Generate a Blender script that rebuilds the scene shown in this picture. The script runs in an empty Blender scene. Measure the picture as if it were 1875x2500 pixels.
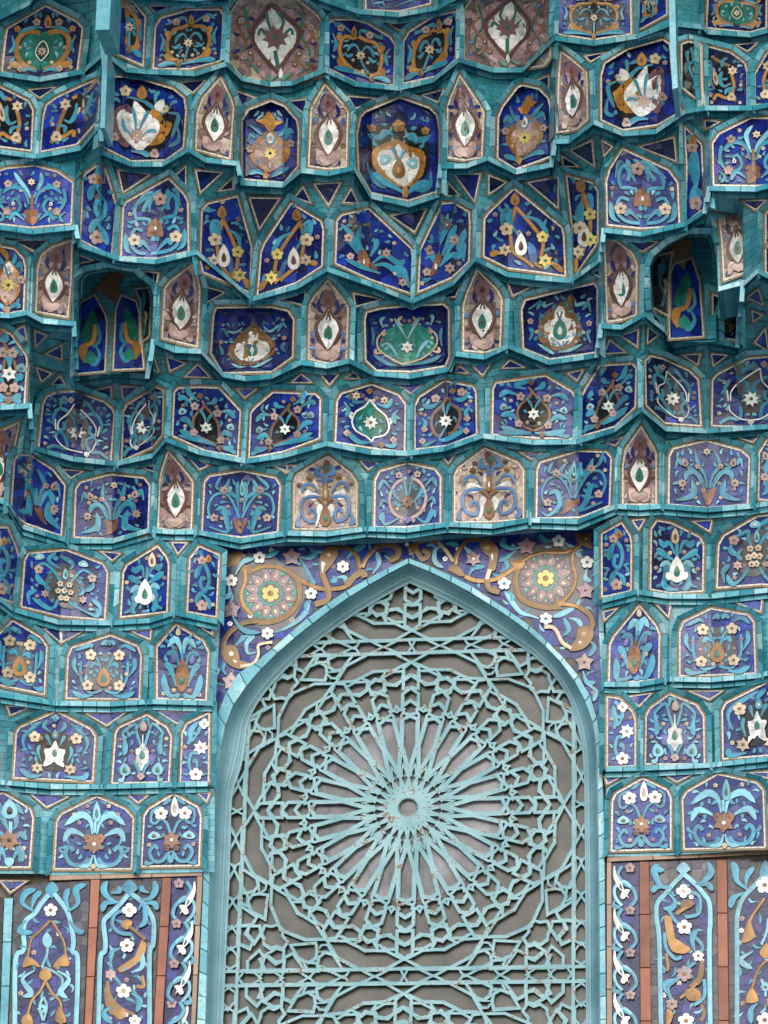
import bpy, math, random, bisect
from mathutils import Vector
random.seed(7)
R = math.radians
scene = bpy.context.scene
col = scene.collection

# ------------------------------------------------------------------ camera
F_PX, W_PX, H_PX = 7850.0, 1875.0, 2500.0
PITCH, YAW, ROLL, DIST = R(24.2), R(8.5), R(1.6), 18.5
_f = Vector((-math.sin(YAW)*math.cos(PITCH), math.cos(YAW)*math.cos(PITCH), math.sin(PITCH)))
_r0 = Vector((math.cos(YAW), math.sin(YAW), 0))
_u0 = _r0.cross(_f)
_r = _r0*math.cos(ROLL) + _u0*math.sin(ROLL)
_u = _u0*math.cos(ROLL) - _r0*math.sin(ROLL)
CAM = Vector((0, 0, 9.2)) - _f*DIST
from mathutils import Matrix
cd = bpy.data.cameras.new('camera'); co = bpy.data.objects.new('camera', cd); col.objects.link(co)
cd.sensor_fit = 'HORIZONTAL'; cd.sensor_width = 36; cd.lens = 36*F_PX/W_PX
cd.clip_start = .1; cd.clip_end = 500
M = Matrix((( _r.x, _u.x, -_f.x, CAM.x), (_r.y, _u.y, -_f.y, CAM.y), (_r.z, _u.z, -_f.z, CAM.z), (0, 0, 0, 1)))
co.matrix_world = M
scene.camera = co

# ------------------------------------------------------------------ light
w = bpy.data.worlds.new('World'); scene.world = w; w.use_nodes = True
nt = w.node_tree; bg = nt.nodes['Background']
sky = nt.nodes.new('ShaderNodeTexSky'); sky.sky_type = 'NISHITA'; sky.sun_disc = False
SUN_EL, SUN_AZ = R(32), R(172)
sky.sun_elevation = SUN_EL; sky.sun_rotation = SUN_AZ
sky.air_density = 1.0; sky.dust_density = 1.5; sky.ozone_density = 1.0
nt.links.new(sky.outputs[0], bg.inputs[0]); bg.inputs[1].default_value = 0.15
sl = bpy.data.lights.new('sun', 'SUN'); sl.energy = .9; sl.angle = R(110); sl.color = (1, .99, .975)
so = bpy.data.objects.new('sun', sl); col.objects.link(so)
sd = Vector((math.sin(SUN_AZ)*math.cos(SUN_EL), math.cos(SUN_AZ)*math.cos(SUN_EL), math.sin(SUN_EL)))
so.rotation_euler = sd.to_track_quat('Z', 'Y').to_euler()
vs = scene.view_settings
vs.view_transform = 'Standard'; vs.look = 'None'; vs.gamma = 1; vs.exposure = 0.85; vs.use_curve_mapping = False

# ------------------------------------------------------------------ picture measurements -> points in space
VIEWS = {'a': (0, 0, 2.37), 'b': (600, 0, 2.37), 'c': (1175, 0, 2.37), 'd': (0, 600, 2.37), 'e': (600, 600, 2.37),
         'f': (1175, 600, 2.37), 'g': (0, 1200, 2.37), 'h': (600, 1200, 2.37), 'i': (1175, 1200, 2.37), 'j': (0, 1800, 2.37),
         'k': (600, 1800, 2.37), 'l': (1175, 1800, 2.37), 'm': (480, 1300, 3.19), 'n': (1000, 1280, 3.19), 's': (0, 0, 1.0)}
def pts(s, v='s'):
    out = []
    for q in s.split():
        if len(q) == 1: v = q; continue
        x, y = q.split(',')
        ox, oy, k = VIEWS[v]
        out.append((ox+float(x)/k, oy+float(y)/k))
    return out
def ray(px, py):
    return _f*F_PX + _r*(px-W_PX/2) + _u*(H_PX/2-py)
def P(px, py, Y):
    d = ray(px, py)
    t = (Y-CAM.y)/d.y
    return (CAM.x+d.x*t, Y, CAM.z+d.z*t)
def onz(px, py, Z):
    d = ray(px, py); t = (Z-CAM.z)/d.z
    return CAM.y+d.y*t
PXM = 425.0

# cornice edges, each one level in space: (reference point, how far out of the wall there, edge line)
LEDGE = {
 0: ((973, 42), 1.30, "-60,75 0,48 74,12 92,-18 270,-30 330,-8 477,4 560,-5 590,-28 760,-20 777,0 874,34 973,42 1068,25 1135,-12 1200,-30 1400,-36 1640,-45 1700,-38 1875,-40 1940,-40"),
 1: ((973, 221), 1.00, "-60,178 0,186 97,200 202,181 250,139 272,148 310,177 359,181 477,186 553,162 591,198 659,212 714,209 794,177 866,211 973,221.5 1056,202 1121,152 1203,177 1276,177 1354,99 1449,112 1555,95 1640,63 1715,72 1728,84 1833,91 1875,80 1940,66"),
 2: ((999, 506), .74, "-60,366 0,376 89,388 198,367 244,312 251,380 321,407 397,407 460,371 502,397 578,405 593,453 691,458 735,422 802,430 864,416 905,485 999,506 1068,483 1076,412 1140,411 1190,392 1259,426 1345,409 1356,352 1390,350 1449,304 1521,333 1601,327 1673,278 1719,270 1837,270 1875,262 1940,240"),
 3: ((1007, 741), .53, "-60,548 0,561 80,572 184,561 196,605 290,637 380,645 480,622 540,672 616,736 727,705 798,663 908,701 1007,741 1106,697 1161,638 1238,676 1306,684 1394,691 1466,640 1474,568 1567,578 1673,553 1720,522 1732,466 1846,468 1875,460 1940,445"),
 4: ((1001, 925), .36, "-60,780 0,776 26,777 65,769 105,790 180,796 188,929 274,918 359,925 375,840 426,861 491,864 544,921 600,931 663,925 735,891 798,900 853,887 912,918 1001,925 1094,908 1112,870 1182,878 1241,851 1339,891 1456,874 1468,802 1517,805 1574,773 1622,811 1643,849 1728,836 1800,849 1814,700 1850,668 1875,680 1940,700"),
 5: ((994, 1113), .24, "-60,1006 0,1001 72,997 82,1100 179,1127 283,1138 371,1119 405,1079 485,1110 600,1132 691,1119 798,1089 904,1110 994.5,1113 1085,1102 1178,1070 1300,1086 1407,1085 1500,1056 1567,1005 1626,1053 1728,1058 1875,1047 1940,1035"),
 6: ((992, 1301), .14, "-60,1215 0,1229 21,1237 55,1292 169,1327 274,1327 363,1301 426,1305 481,1305 586,1327 701,1308 798,1310 895,1297 992,1301 1094,1286 1203,1291 1289,1276 1411,1280 1504,1242 1559,1246 1614,1242 1728,1251 1833,1242 1875,1236 1940,1225"),
 'L7': ((527, 1525), .13, "-60,1450 0,1470 34,1495 143,1525 270,1527 367,1521 426,1502 531,1525"),
 'R7': ((1478, 1470), .13, "1470,1473 1555,1451 1631,1462 1736,1462 1875,1447 1940,1440"),
 'L8': ((515, 1723), .09, "-60,1682 0,1702 135,1723 270,1725 371,1719 519,1723"),
 'R8': ((1478, 1677), .09, "1474,1677 1563,1677 1635,1664 1736,1666 1850,1656 1875,1650 1940,1640"),
 'L9': ((506, 1920), .06, "-60,1908 0,1916 122,1926.6 253,1926.6 422,1922 508,1920"),
 'R9': ((1480, 1884), .06, "1478,1884 1563,1882 1652,1878 1736,1874 1875,1859 1940,1850"),
 'L10': ((496, 2129), .03, "-60,2133 0,2133 99,2133 122,2137 500,2129"),
 'R10': ((1484, 2091), .03, "1479,2091 1586,2091 1875,2074 1940,2070"),
}
LED = {}
for k, (ref, prot, s) in LEDGE.items():
    p0 = P(ref[0], ref[1], -prot)
    pl = pts(s)
    xs = [q[0] for q in pl]; ys = [q[1] for q in pl]; Ys = [min(onz(q[0], q[1], p0[2]), -.012) for q in pl]
    LED[k] = (xs, ys, Ys)
def topled():
    xs = [-60, 1940]; return (xs, [-150, -190], [-1.7, -1.7])
LED[-1] = topled()
def key(k, px):
    return k if k <= 6 else ('L' if px < 1000 else 'R')+str(k)
def lin(xs, vs_, x):
    if x <= xs[0]: return vs_[0]
    if x >= xs[-1]: return vs_[-1]
    i = bisect.bisect_right(xs, x)-1
    t = (x-xs[i])/(xs[i+1]-xs[i])
    return vs_[i]+(vs_[i+1]-vs_[i])*t
def ledge_at(k, px):
    L = LED[key(k, px)]
    return lin(L[0], L[1], px), lin(L[0], L[2], px)
def gap_(k): return 6.0 if isinstance(k, int) and k <= 5 else 4.5
def dep_(k): return .05 if isinstance(k, int) and k <= 5 else .022
def sheetY(row, px, py):
    if row >= 11: return -.004
    yt, Yt = ledge_at(row-1, px); yb, Yb = ledge_at(row, px)
    yt += gap_(row-1); Yt += dep_(row-1)
    t = min(1.25, max(-.1, (py-yt)/max(20, yb-yt)))
    if t <= 0: return Yt
    if t >= 1: return Yb
    return Yb + (Yt-Yb)*(1-t)**1.6

# ------------------------------------------------------------------ materials
MAT = {}
def base_mat(name):
    m = bpy.data.materials.new(name); m.use_nodes = True
    return m, m.node_tree, m.node_tree.nodes['Principled BSDF']
def glaze(name, rgb, rough=.22, var=.35, scale=18, bump=.12, metal=0., spec=.5, rand=.35):
    m, t, b = base_mat(name); N = t.nodes; Lk = t.links
    tc = N.new('ShaderNodeTexCoord')
    no = N.new('ShaderNodeTexNoise'); no.inputs['Scale'].default_value = scale; no.inputs['Detail'].default_value = 5
    Lk.new(tc.outputs['Object'], no.inputs['Vector'])
    oi = N.new('ShaderNodeObjectInfo')
    add = N.new('ShaderNodeMath'); add.operation = 'MULTIPLY_ADD'; add.inputs[1].default_value = rand; 
    Lk.new(oi.outputs['Random'], add.inputs[0]); 
    mul = N.new('ShaderNodeMath'); mul.operation = 'MULTIPLY_ADD'; mul.inputs[1].default_value = var*2; mul.inputs[2].default_value = 1-var-rand/2
    Lk.new(no.outputs['Fac'], mul.inputs[0]); Lk.new(mul.outputs[0], add.inputs[2])
    mx = N.new('ShaderNodeVectorMath'); mx.operation = 'SCALE'; mx.inputs[0].default_value = rgb
    Lk.new(add.outputs[0], mx.inputs['Scale']); Lk.new(mx.outputs[0], b.inputs['Base Color'])
    b.inputs['Roughness'].default_value = rough; b.inputs['Metallic'].default_value = metal
    b.inputs['Specular IOR Level'].default_value = spec
    n2 = N.new('ShaderNodeTexNoise'); n2.inputs['Scale'].default_value = 35; n2.inputs['Detail'].default_value = 3
    Lk.new(tc.outputs['Object'], n2.inputs['Vector'])
    bp = N.new('ShaderNodeBump'); bp.inputs['Strength'].default_value = bump; bp.inputs['Distance'].default_value = .01
    Lk.new(n2.outputs['Fac'], bp.inputs['Height']); Lk.new(bp.outputs[0], b.inputs['Normal'])
    return m
def teal_mat(name, c0, c1, c2, rough=.25, joints=False):
    m, t, b = base_mat(name); N = t.nodes; Lk = t.links
    tc = N.new('ShaderNodeTexCoord'); oi = N.new('ShaderNodeObjectInfo')
    no = N.new('ShaderNodeTexNoise'); no.inputs['Scale'].default_value = 9; no.inputs['Detail'].default_value = 6; no.inputs['Roughness'].default_value = .65
    Lk.new(tc.outputs['Object'], no.inputs['Vector'])
    ma = N.new('ShaderNodeMath'); ma.operation = 'MULTIPLY_ADD'; ma.inputs[1].default_value = .62; 
    mb = N.new('ShaderNodeMath'); mb.operation = 'MULTIPLY_ADD'; mb.inputs[1].default_value = .9; mb.inputs[2].default_value = -.28
    Lk.new(no.outputs['Fac'], mb.inputs[0]); Lk.new(oi.outputs['Random'], ma.inputs[0]); Lk.new(mb.outputs[0], ma.inputs[2])
    cr = N.new('ShaderNodeValToRGB'); e = cr.color_ramp.elements
    e[0].position = .05; e[0].color = (*c0, 1); e[1].position = .85; e[1].color = (*c2, 1)
    x = e.new(.45); x.color = (*c1, 1)
    Lk.new(ma.outputs[0], cr.inputs[0])
    # fine dirt specks
    n3 = N.new('ShaderNodeTexNoise'); n3.inputs['Scale'].default_value = 60; n3.inputs['Detail'].default_value = 4
    Lk.new(tc.outputs['Object'], n3.inputs['Vector'])
    r3 = N.new('ShaderNodeMapRange'); r3.inputs[1].default_value = .53; r3.inputs[2].default_value = .72; r3.inputs[3].default_value = 0; r3.inputs[4].default_value = .6
    Lk.new(n3.outputs['Fac'], r3.inputs[0])
    mix = N.new('ShaderNodeMixRGB'); mix.inputs[2].default_value = (.10, .10, .08, 1)
    Lk.new(r3.outputs[0], mix.inputs[0]); Lk.new(cr.outputs[0], mix.inputs[1]); Lk.new(mix.outputs[0], b.inputs['Base Color'])
    if joints:
        sx = N.new('ShaderNodeSeparateXYZ'); cx_ = N.new('ShaderNodeCombineXYZ'); br = N.new('ShaderNodeTexBrick')
        Lk.new(tc.outputs['Object'], sx.inputs[0]); Lk.new(sx.outputs[0], cx_.inputs[0]); Lk.new(sx.outputs[2], cx_.inputs[1]); Lk.new(cx_.outputs[0], br.inputs['Vector'])
        br.inputs['Scale'].default_value = 1; br.inputs['Brick Width'].default_value = .085; br.inputs['Row Height'].default_value = .034
        br.inputs['Mortar Size'].default_value = .0016; br.inputs['Color1'].default_value = (1.25, 1.2, 1.15, 1); br.inputs['Color2'].default_value = (.72, .78, .8, 1); br.inputs['Mortar'].default_value = (.5, .25, .2, 1)
        mu = N.new('ShaderNodeMixRGB'); mu.blend_type = 'MULTIPLY'; mu.inputs[0].default_value = 1
        Lk.new(mix.outputs[0], mu.inputs[1]); Lk.new(br.outputs['Color'], mu.inputs[2]); Lk.new(mu.outputs[0], b.inputs['Base Color'])
    b.inputs['Roughness'].default_value = rough
    bp = N.new('ShaderNodeBump'); bp.inputs['Strength'].default_value = .2; bp.inputs['Distance'].default_value = .01
    Lk.new(no.outputs['Fac'], bp.inputs['Height']); Lk.new(bp.outputs[0], b.inputs['Normal'])
    return m
def attr_mat(name, rough=.16, bump=.15):
    m, t, b = base_mat(name); N = t.nodes; Lk = t.links
    at = N.new('ShaderNodeAttribute'); at.attribute_name = 'tint'
    tc = N.new('ShaderNodeTexCoord')
    no = N.new('ShaderNodeTexNoise'); no.inputs['Scale'].default_value = 14; no.inputs['Detail'].default_value = 6; no.inputs['Roughness'].default_value = .7
    Lk.new(tc.outputs['Object'], no.inputs['Vector'])
    mr = N.new('ShaderNodeMapRange'); mr.inputs[1].default_value = .3; mr.inputs[2].default_value = .7; mr.inputs[3].default_value = .55; mr.inputs[4].default_value = 1.5
    Lk.new(no.outputs['Fac'], mr.inputs[0])
    sc = N.new('ShaderNodeVectorMath'); sc.operation = 'SCALE'
    Lk.new(at.outputs['Color'], sc.inputs[0]); Lk.new(mr.outputs[0], sc.inputs['Scale']); Lk.new(sc.outputs[0], b.inputs['Base Color'])
    b.inputs['Roughness'].default_value = rough; b.inputs['Specular IOR Level'].default_value = .36
    bp = N.new('ShaderNodeBump'); bp.inputs['Strength'].default_value = bump; bp.inputs['Distance'].default_value = .01
    Lk.new(no.outputs['Fac'], bp.inputs['Height']); Lk.new(bp.outputs[0], b.inputs['Normal'])
    return m
COL = {'T': (.035, .28, .42), 't': (.18, .48, .60), 'W': (.76, .79, .76), 'P': (.42, .30, .27), 'B': (.24, .11, .055),
       'O': (.40, .19, .04), 'G': (.02, .17, .13), 'K': (.012, .013, .016), 'R': (.12, .045, .035), 'Y': (.62, .52, .16),
       'L': (.07, .19, .42), 'S': (.13, .13, .38), 'C': (.58, .48, .33), 'M': (.30, .20, .22), 'D': (.17, .085, .10),
       'N': (.018, .02, .14), 'E': (.11, .11, .12), 'g': (.035, .27, .21), 'A': (.23, .13, .05)}
NAMEC = {'T': 'turquoise', 't': 'pale_aqua', 'W': 'white', 'P': 'dusty_pink', 'B': 'brown', 'O': 'ochre', 'G': 'green', 'K': 'black', 'R': 'oxblood',
         'Y': 'yellow', 'L': 'mid_blue', 'S': 'lavender', 'C': 'cream', 'M': 'mauve', 'D': 'plum', 'N': 'navy', 'E': 'charcoal', 'g': 'sea_green', 'A': 'gold'}
for k, c in COL.items():
    MAT[k] = glaze('glaze_'+NAMEC[k], c, rough=.22 if k not in 'A' else .3, var=.5, scale=26, rand=.45, metal=.5 if k == 'A' else 0)
COL['Z'] = (.22, .13, .05); NAMEC['Z'] = 'bronze'; MAT['Z'] = glaze('glaze_bronze', (.20, .125, .055), rough=.4, metal=.2)
MAT['grout'] = glaze('grout', (.16, .15, .13), rough=.9, var=.5, bump=.4, spec=.2, rand=0)
MAT['darkgrout'] = glaze('dark_grout', (.05, .05, .045), rough=.9, var=.5, bump=.4, spec=.2, rand=0)
MAT['wline'] = glaze('white_glaze_strip', (.62, .60, .52), rough=.3, var=.4, scale=40)
MAT['oline'] = glaze('ochre_strip', (.25, .165, .085), rough=.5, var=.45, scale=30)
MAT['teal'] = teal_mat('teal_glaze', (.014, .17, .235), (.045, .31, .40), (.20, .53, .62))
MAT['tealshade'] = teal_mat('shaded_teal_glaze', (.012, .12, .18), (.024, .20, .28), (.045, .29, .38), rough=.3)  # soffit copy of the teal, its shade put into the colour
MAT['tealfill'] = teal_mat('teal_fill_glaze', (.012, .15, .20), (.036, .27, .345), (.12, .42, .50), rough=.28, joints=True)
MAT['teallight'] = teal_mat('bright_teal_glaze', (.03, .26, .34), (.12, .43, .52), (.38, .65, .71))
MAT['pinkstone'] = glaze('terracotta_strip', (.30, .12, .075), rough=.6, var=.4, scale=12, rand=.5)
MAT['creamstone'] = glaze('cream_strip', (.36, .26, .19), rough=.6, var=.25, scale=12, rand=.3)
MAT['shard'] = attr_mat('mosaic_glaze')
PAL = {'blue': [(.008, .022, .22), (.006, .014, .13), (.010, .036, .32), (.010, .022, .17), (.014, .04, .25), (.006, .014, .09)],
       'blue_sheen': [(.036, .056, .25), (.022, .040, .20), (.052, .074, .25), (.012, .026, .20), (.030, .044, .15), (.070, .085, .26), (.012, .020, .12), (.016, .042, .28)],  # blue glaze with lavender sky reflection put into the colour
       'mix': [(.034, .052, .23), (.012, .026, .21), (.05, .065, .25), (.014, .022, .12), (.014, .038, .27)],  # blue glaze with part of the painted sky sheen mixed in
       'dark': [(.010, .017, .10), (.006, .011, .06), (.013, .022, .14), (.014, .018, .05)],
       'mauve': [(.30, .21, .18), (.22, .15, .15), (.36, .29, .22), (.26, .19, .19), (.40, .34, .26), (.18, .12, .12)],
       'rose': [(.50, .41, .36), (.44, .32, .30), (.58, .51, .44), (.40, .34, .33), (.52, .45, .34)],
       'black': [(.02, .02, .024), (.035, .035, .04), (.012, .012, .016), (.05, .05, .055)],  # on the blue niche's side facet this black paints in its shade
       'gray': [(.075, .075, .085), (.055, .055, .065), (.10, .10, .115), (.045, .045, .07)],
       'violet': [(.028, .030, .16), (.020, .024, .12), (.035, .045, .22), (.014, .02, .09)]}

# ------------------------------------------------------------------ object helpers
def mesh_obj(name, verts, faces, mats, parent=None, midx=None, kind=None, tint=None):
    me = bpy.data.meshes.new(name); me.from_pydata(verts, [], faces)
    for m in mats: me.materials.append(m)
    if midx: me.polygons.foreach_set('material_index', midx)
    if tint:
        a = me.attributes.new('tint', 'FLOAT_COLOR', 'FACE')
        a.data.foreach_set('color', [x for c in tint for x in (*c, 1)])
    o = bpy.data.objects.new(name, me); col.objects.link(o)
    if parent: o.parent = parent
    if kind: o['kind'] = kind
    return o
def thing(name, label, cat, loc, group=None):
    o = bpy.data.objects.new(name, None); col.objects.link(o); o.location = (0, 0, 0); o.empty_display_size = .1
    o['label'] = label; o['category'] = cat
    if group: o['group'] = group
    return o
def cr(p, n=10, closed=False):
    """smooth curve through the points"""
    if len(p) < 3 and not closed: 
        return [(p[0][0]+(p[-1][0]-p[0][0])*i/n, p[0][1]+(p[-1][1]-p[0][1])*i/n) for i in range(n+1)]
    out = []; m = len(p)
    segs = m if closed else m-1
    per = max(2, int(math.ceil(n/segs)))
    for i in range(segs):
        if closed: a, b, c, d = p[(i-1) % m], p[i], p[(i+1) % m], p[(i+2) % m]
        else: a, b, c, d = p[max(i-1, 0)], p[i], p[i+1], p[min(i+2, m-1)]
        for j in range(per):
            t = j/per
            q = []
            for z in (0, 1):
                q.append(.5*((2*b[z])+(-a[z]+c[z])*t+(2*a[z]-5*b[z]+4*c[z]-d[z])*t*t+(-a[z]+3*b[z]-3*c[z]+d[z])*t*t*t))
            out.append(tuple(q))
    if not closed: out.append(p[-1])
    return out
def area(p): return .5*sum(p[i-1][0]*p[i][1]-p[i][0]*p[i-1][1] for i in range(len(p)))
def offset(p, d):
    """offset a closed outline by d pixels, outward when positive"""
    s = 1 if area(p) > 0 else -1
    n = len(p); out = []
    for i in range(n):
        a, b, c = p[i-1], p[i], p[(i+1) % n]
        e1 = (b[0]-a[0], b[1]-a[1]); e2 = (c[0]-b[0], c[1]-b[1])
        l1 = math.hypot(*e1) or 1; l2 = math.hypot(*e2) or 1
        n1 = (e1[1]/l1*s, -e1[0]/l1*s); n2 = (e2[1]/l2*s, -e2[0]/l2*s)
        bx, by = n1[0]+n2[0], n1[1]+n2[1]; L = math.hypot(bx, by) or 1
        bx /= L; by /= L
        cosv = max(.55, bx*n1[0]+by*n1[1])
        out.append((b[0]+bx*d/cosv, b[1]+by*d/cosv))
    return out
def resample_closed(p, step):
    """keep corners, add points on long sides"""
    out = []
    n = len(p)
    for i in range(n):
        a, b = p[i], p[(i+1) % n]
        L = math.hypot(b[0]-a[0], b[1]-a[1]); k = max(1, int(round(L/step)))
        for j in range(k): out.append((a[0]+(b[0]-a[0])*j/k, a[1]+(b[1]-a[1])*j/k))
    return out
def clip_half(poly, nx, ny, c):
    """keep nx*x+ny*y<=c"""
    out = []
    for i in range(len(poly)):
        a, b = poly[i-1], poly[i]
        da = nx*a[0]+ny*a[1]-c; db = nx*b[0]+ny*b[1]-c
        if (da <= 0) != (db <= 0):
            t = da/(da-db); out.append((a[0]+(b[0]-a[0])*t, a[1]+(b[1]-a[1])*t))
        if db <= 0: out.append(b)
    return out
def inside(p, x, y):
    r = False; n = len(p); j = n-1
    for i in range(n):
        if (p[i][1] > y) != (p[j][1] > y) and x < (p[j][0]-p[i][0])*(y-p[i][1])/(p[j][1]-p[i][1])+p[i][0]: r = not r
        j = i
    return r

def shards(name, poly, pal, Yf, parent, size=30, gap=.45, keep=None, patches=(), jit=.0012, kind='stuff', folds=()):
    """irregular glazed pieces filling an outline, each with its own edges, thickness and colour"""
    facets = [poly]
    for fx in folds:
        nf = []
        for q in facets:
            for s in (1, -1):
                c = clip_half(q, s, 0, s*fx)
                if len(c) > 2 and abs(area(c)) > 60: nf.append(c)
        facets = nf
    V, Fc, T = [], [], []
    for fi, fp in enumerate(facets):
        x0 = min(q[0] for q in fp); x1 = max(q[0] for q in fp); y0 = min(q[1] for q in fp); y1 = max(q[1] for q in fp)
        nx = max(1, int(round((x1-x0)/size))); ny = max(1, int(round((y1-y0)/size)))
        sx = (x1-x0)/nx; sy = (y1-y0)/ny
        seeds = {}
        for i in range(-1, nx+1):
            for j in range(-1, ny+1):
                seeds[i, j] = (x0+(i+.5+random.uniform(-.42, .42))*sx, y0+(j+.5+random.uniform(-.42, .42))*sy)
        shift = random.uniform(-.25, .25)
        for (i, j), s in seeds.items():
            if keep and not keep(*s): continue
            if not (x0-sx < s[0] < x1+sx): continue
            cell = fp
            for di in (-2, -1, 0, 1, 2):
                for dj in (-2, -1, 0, 1, 2):
                    o = seeds.get((i+di, j+dj))
                    if o is None or (di == 0 and dj == 0): continue
                    ax, ay = o[0]-s[0], o[1]-s[1]; L = math.hypot(ax, ay)
                    ax /= L; ay /= L
                    cell = clip_half(cell, ax, ay, ax*(s[0]+o[0])/2+ay*(s[1]+o[1])/2-gap)
                    if len(cell) < 3: break
                if len(cell) < 3: break
            if len(cell) < 3 or abs(area(cell)) < 25: continue
            if area(cell) > 0: cell = cell[::-1]
            P_ = pal if isinstance(pal, str) else pal[min(fi, len(pal)-1)]  # paired palettes can put sky sheen into one facet's colour
            for patch, pc in patches:
                if inside(patch, *s): P_ = pc
            c = random.choice(PAL[P_]); k = random.uniform(.85, 1.18)*(1+shift)
            c = tuple(min(.8, z*k) for z in c)
            b0 = len(V); m = len(cell)
            tx, ty, tz = random.uniform(-1, 1)*jit/15, random.uniform(-1, 1)*jit/15, random.uniform(0, jit)
            for q in cell:
                V.append(P(q[0], q[1], Yf(*q)-tz+(q[0]-s[0])*tx+(q[1]-s[1])*ty))
            for q in cell: V.append(P(q[0], q[1], Yf(*q)+.006))
            Fc.append(tuple(range(b0, b0+m))); T.append(c)
            for z in range(m):
                z2 = (z+1) % m
                Fc.append((b0+z, b0+m+z, b0+m+z2, b0+z2)); T.append((.06, .06, .06))
    if not V: return None
    o = mesh_obj(name, V, Fc, [MAT['shard']], parent, tint=T, kind=kind)
    return o

def flat_poly(name, poly, Yf, mat, parent, thick=.0025, rim=1.1, centre=True, kind=None):
    """a raised cut piece: slightly domed face, sloped grouted rim"""
    if area(poly) > 0: poly = poly[::-1]
    n = len(poly)
    cx = sum(q[0] for q in poly)/n; cy = sum(q[1] for q in poly)/n
    op = offset(poly, rim)
    V = [P(q[0], q[1], Yf(*q)-thick) for q in poly]+[P(q[0], q[1], Yf(*q)) for q in op]
    Fc = []; mi = []
    if centre:
        for q in poly:
            x, y = cx+(q[0]-cx)*.5, cy+(q[1]-cy)*.5; V.append(P(x, y, Yf(x, y)-thick-.0012))
        V.append(P(cx, cy, Yf(cx, cy)-thick-.0018)); c = len(V)-1
        for i in range(n):
            j = (i+1) % n; Fc += [(i, j, 2*n+j, 2*n+i), (2*n+i, 2*n+j, c)]; mi += [0, 0]
    else: Fc.append(tuple(range(n))); mi.append(0)
    for i in range(n):
        j = (i+1) % n; Fc.append((i, n+i, n+j, j)); mi.append(1)
    return mesh_obj(name, V, Fc, [mat, MAT['grout']], parent, mi, kind=kind)
def stroke(name, path, wf, Yf, mat, parent, thick=.0022, rim=1.1):
    n = len(path); V = []; Fc = []; mi = []
    for i, p in enumerate(path):
        a = path[max(0, i-1)]; b = path[min(n-1, i+1)]
        dx, dy = b[0]-a[0], b[1]-a[1]; L = math.hypot(dx, dy) or 1
        nx, ny = dy/L, -dx/L
        w_ = max(.35, wf(i/(n-1)))/2
        Y = Yf(*p)
        for o_, dz in ((-w_-rim, 0), (-w_, -thick), (0, -thick-.0008), (w_, -thick), (w_+rim, 0)):
            x, y = p[0]+nx*o_, p[1]+ny*o_
            V.append(P(x, y, Yf(x, y)+dz))
    for i in range(n-1):
        for j in range(4):
            a = i*5+j; Fc.append((a, a+1, a+6, a+5)); mi.append(1 if j in (0, 3) else 0)
    return mesh_obj(name, V, Fc, [mat, MAT['grout']], parent, mi)
def leafw(w_):
    def f(t):
        return w_*((.28+.72*math.sin(t/.68*math.pi/2)**2) if t < .68 else max(0, math.cos((t-.68)/.32*math.pi/2))**.8)
    return f
def flower(name, cx, cy, r, n, Yf, c0, c1, parent, squash=.95, rot=0, point=False, dot=.3):
    V = []; Fc = []; mi = []
    N_ = n*6
    ring = []
    for i in range(N_):
        a = rot+2*math.pi*i/N_
        ph = (i % 6)/6.0
        if point: k = 1-.38*abs(math.sin(n*(a-rot)/2))**.8
        else: k = .70+.30*abs(math.cos(n*(a-rot)/2))**.55
        ring.append((cx+r*k*math.sin(a), cy-r*k*math.cos(a)*squash))
    if area(ring) > 0: ring = ring[::-1]
    out = [(cx+(q[0]-cx)*(1+1.2/r), cy+(q[1]-cy)*(1+1.2/r)) for q in ring]
    mid = [(cx+(q[0]-cx)*dot, cy+(q[1]-cy)*dot) for q in ring]
    n_ = N_
    for q in out: V.append(P(*q, Yf(*q)))
    for q in ring: V.append(P(*q, Yf(*q)-.0025))
    for q in mid: V.append(P(*q, Yf(*q)-.004))
    for q in mid: V.append(P(cx+(q[0]-cx)*.75, cy+(q[1]-cy)*.75, Yf(*q)-.003))
    V.append(P(cx, cy, Yf(cx, cy)-.005)); c = 4*n_
    for i in range(n_):
        j = (i+1) % n_
        Fc += [(i, j, n_+j, n_+i), (n_+i, n_+j, 2*n_+j, 2*n_+i), (2*n_+i, 2*n_+j, 3*n_+j, 3*n_+i), (3*n_+i, 3*n_+j, c)]
        mi += [2, 0, 2, 1]
    return mesh_obj(name, V, Fc, [MAT[c0], MAT[c1], MAT['grout']], parent, mi)
def drop(name, cx, cy, ru, rv, ang, Yf, c0, c1, parent):
    ring = []
    for i in range(18):
        a = 2*math.pi*i/18
        x = ru*math.sin(a)*(1-.25*math.cos(a)); y = -rv*math.cos(a)*(1.0 if math.cos(a) < 0 else 1.15)
        if i == 0: y *= 1.15
        ca, sa = math.cos(ang), math.sin(ang)
        ring.append((cx+x*ca-y*sa, cy+x*sa+y*ca))
    o = flat_poly(name, ring, Yf, MAT[c0], parent)
    if c1 != '-':
        inner = [(cx+(q[0]-cx)*.36, cy+rv*.08+(q[1]-cy)*.40) for q in ring]
        Y2 = lambda x, y: Yf(x, y)-.0042
        flat_poly('inlay', inner, Y2, MAT[c1], o, thick=.002, rim=.8)
    return o

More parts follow.
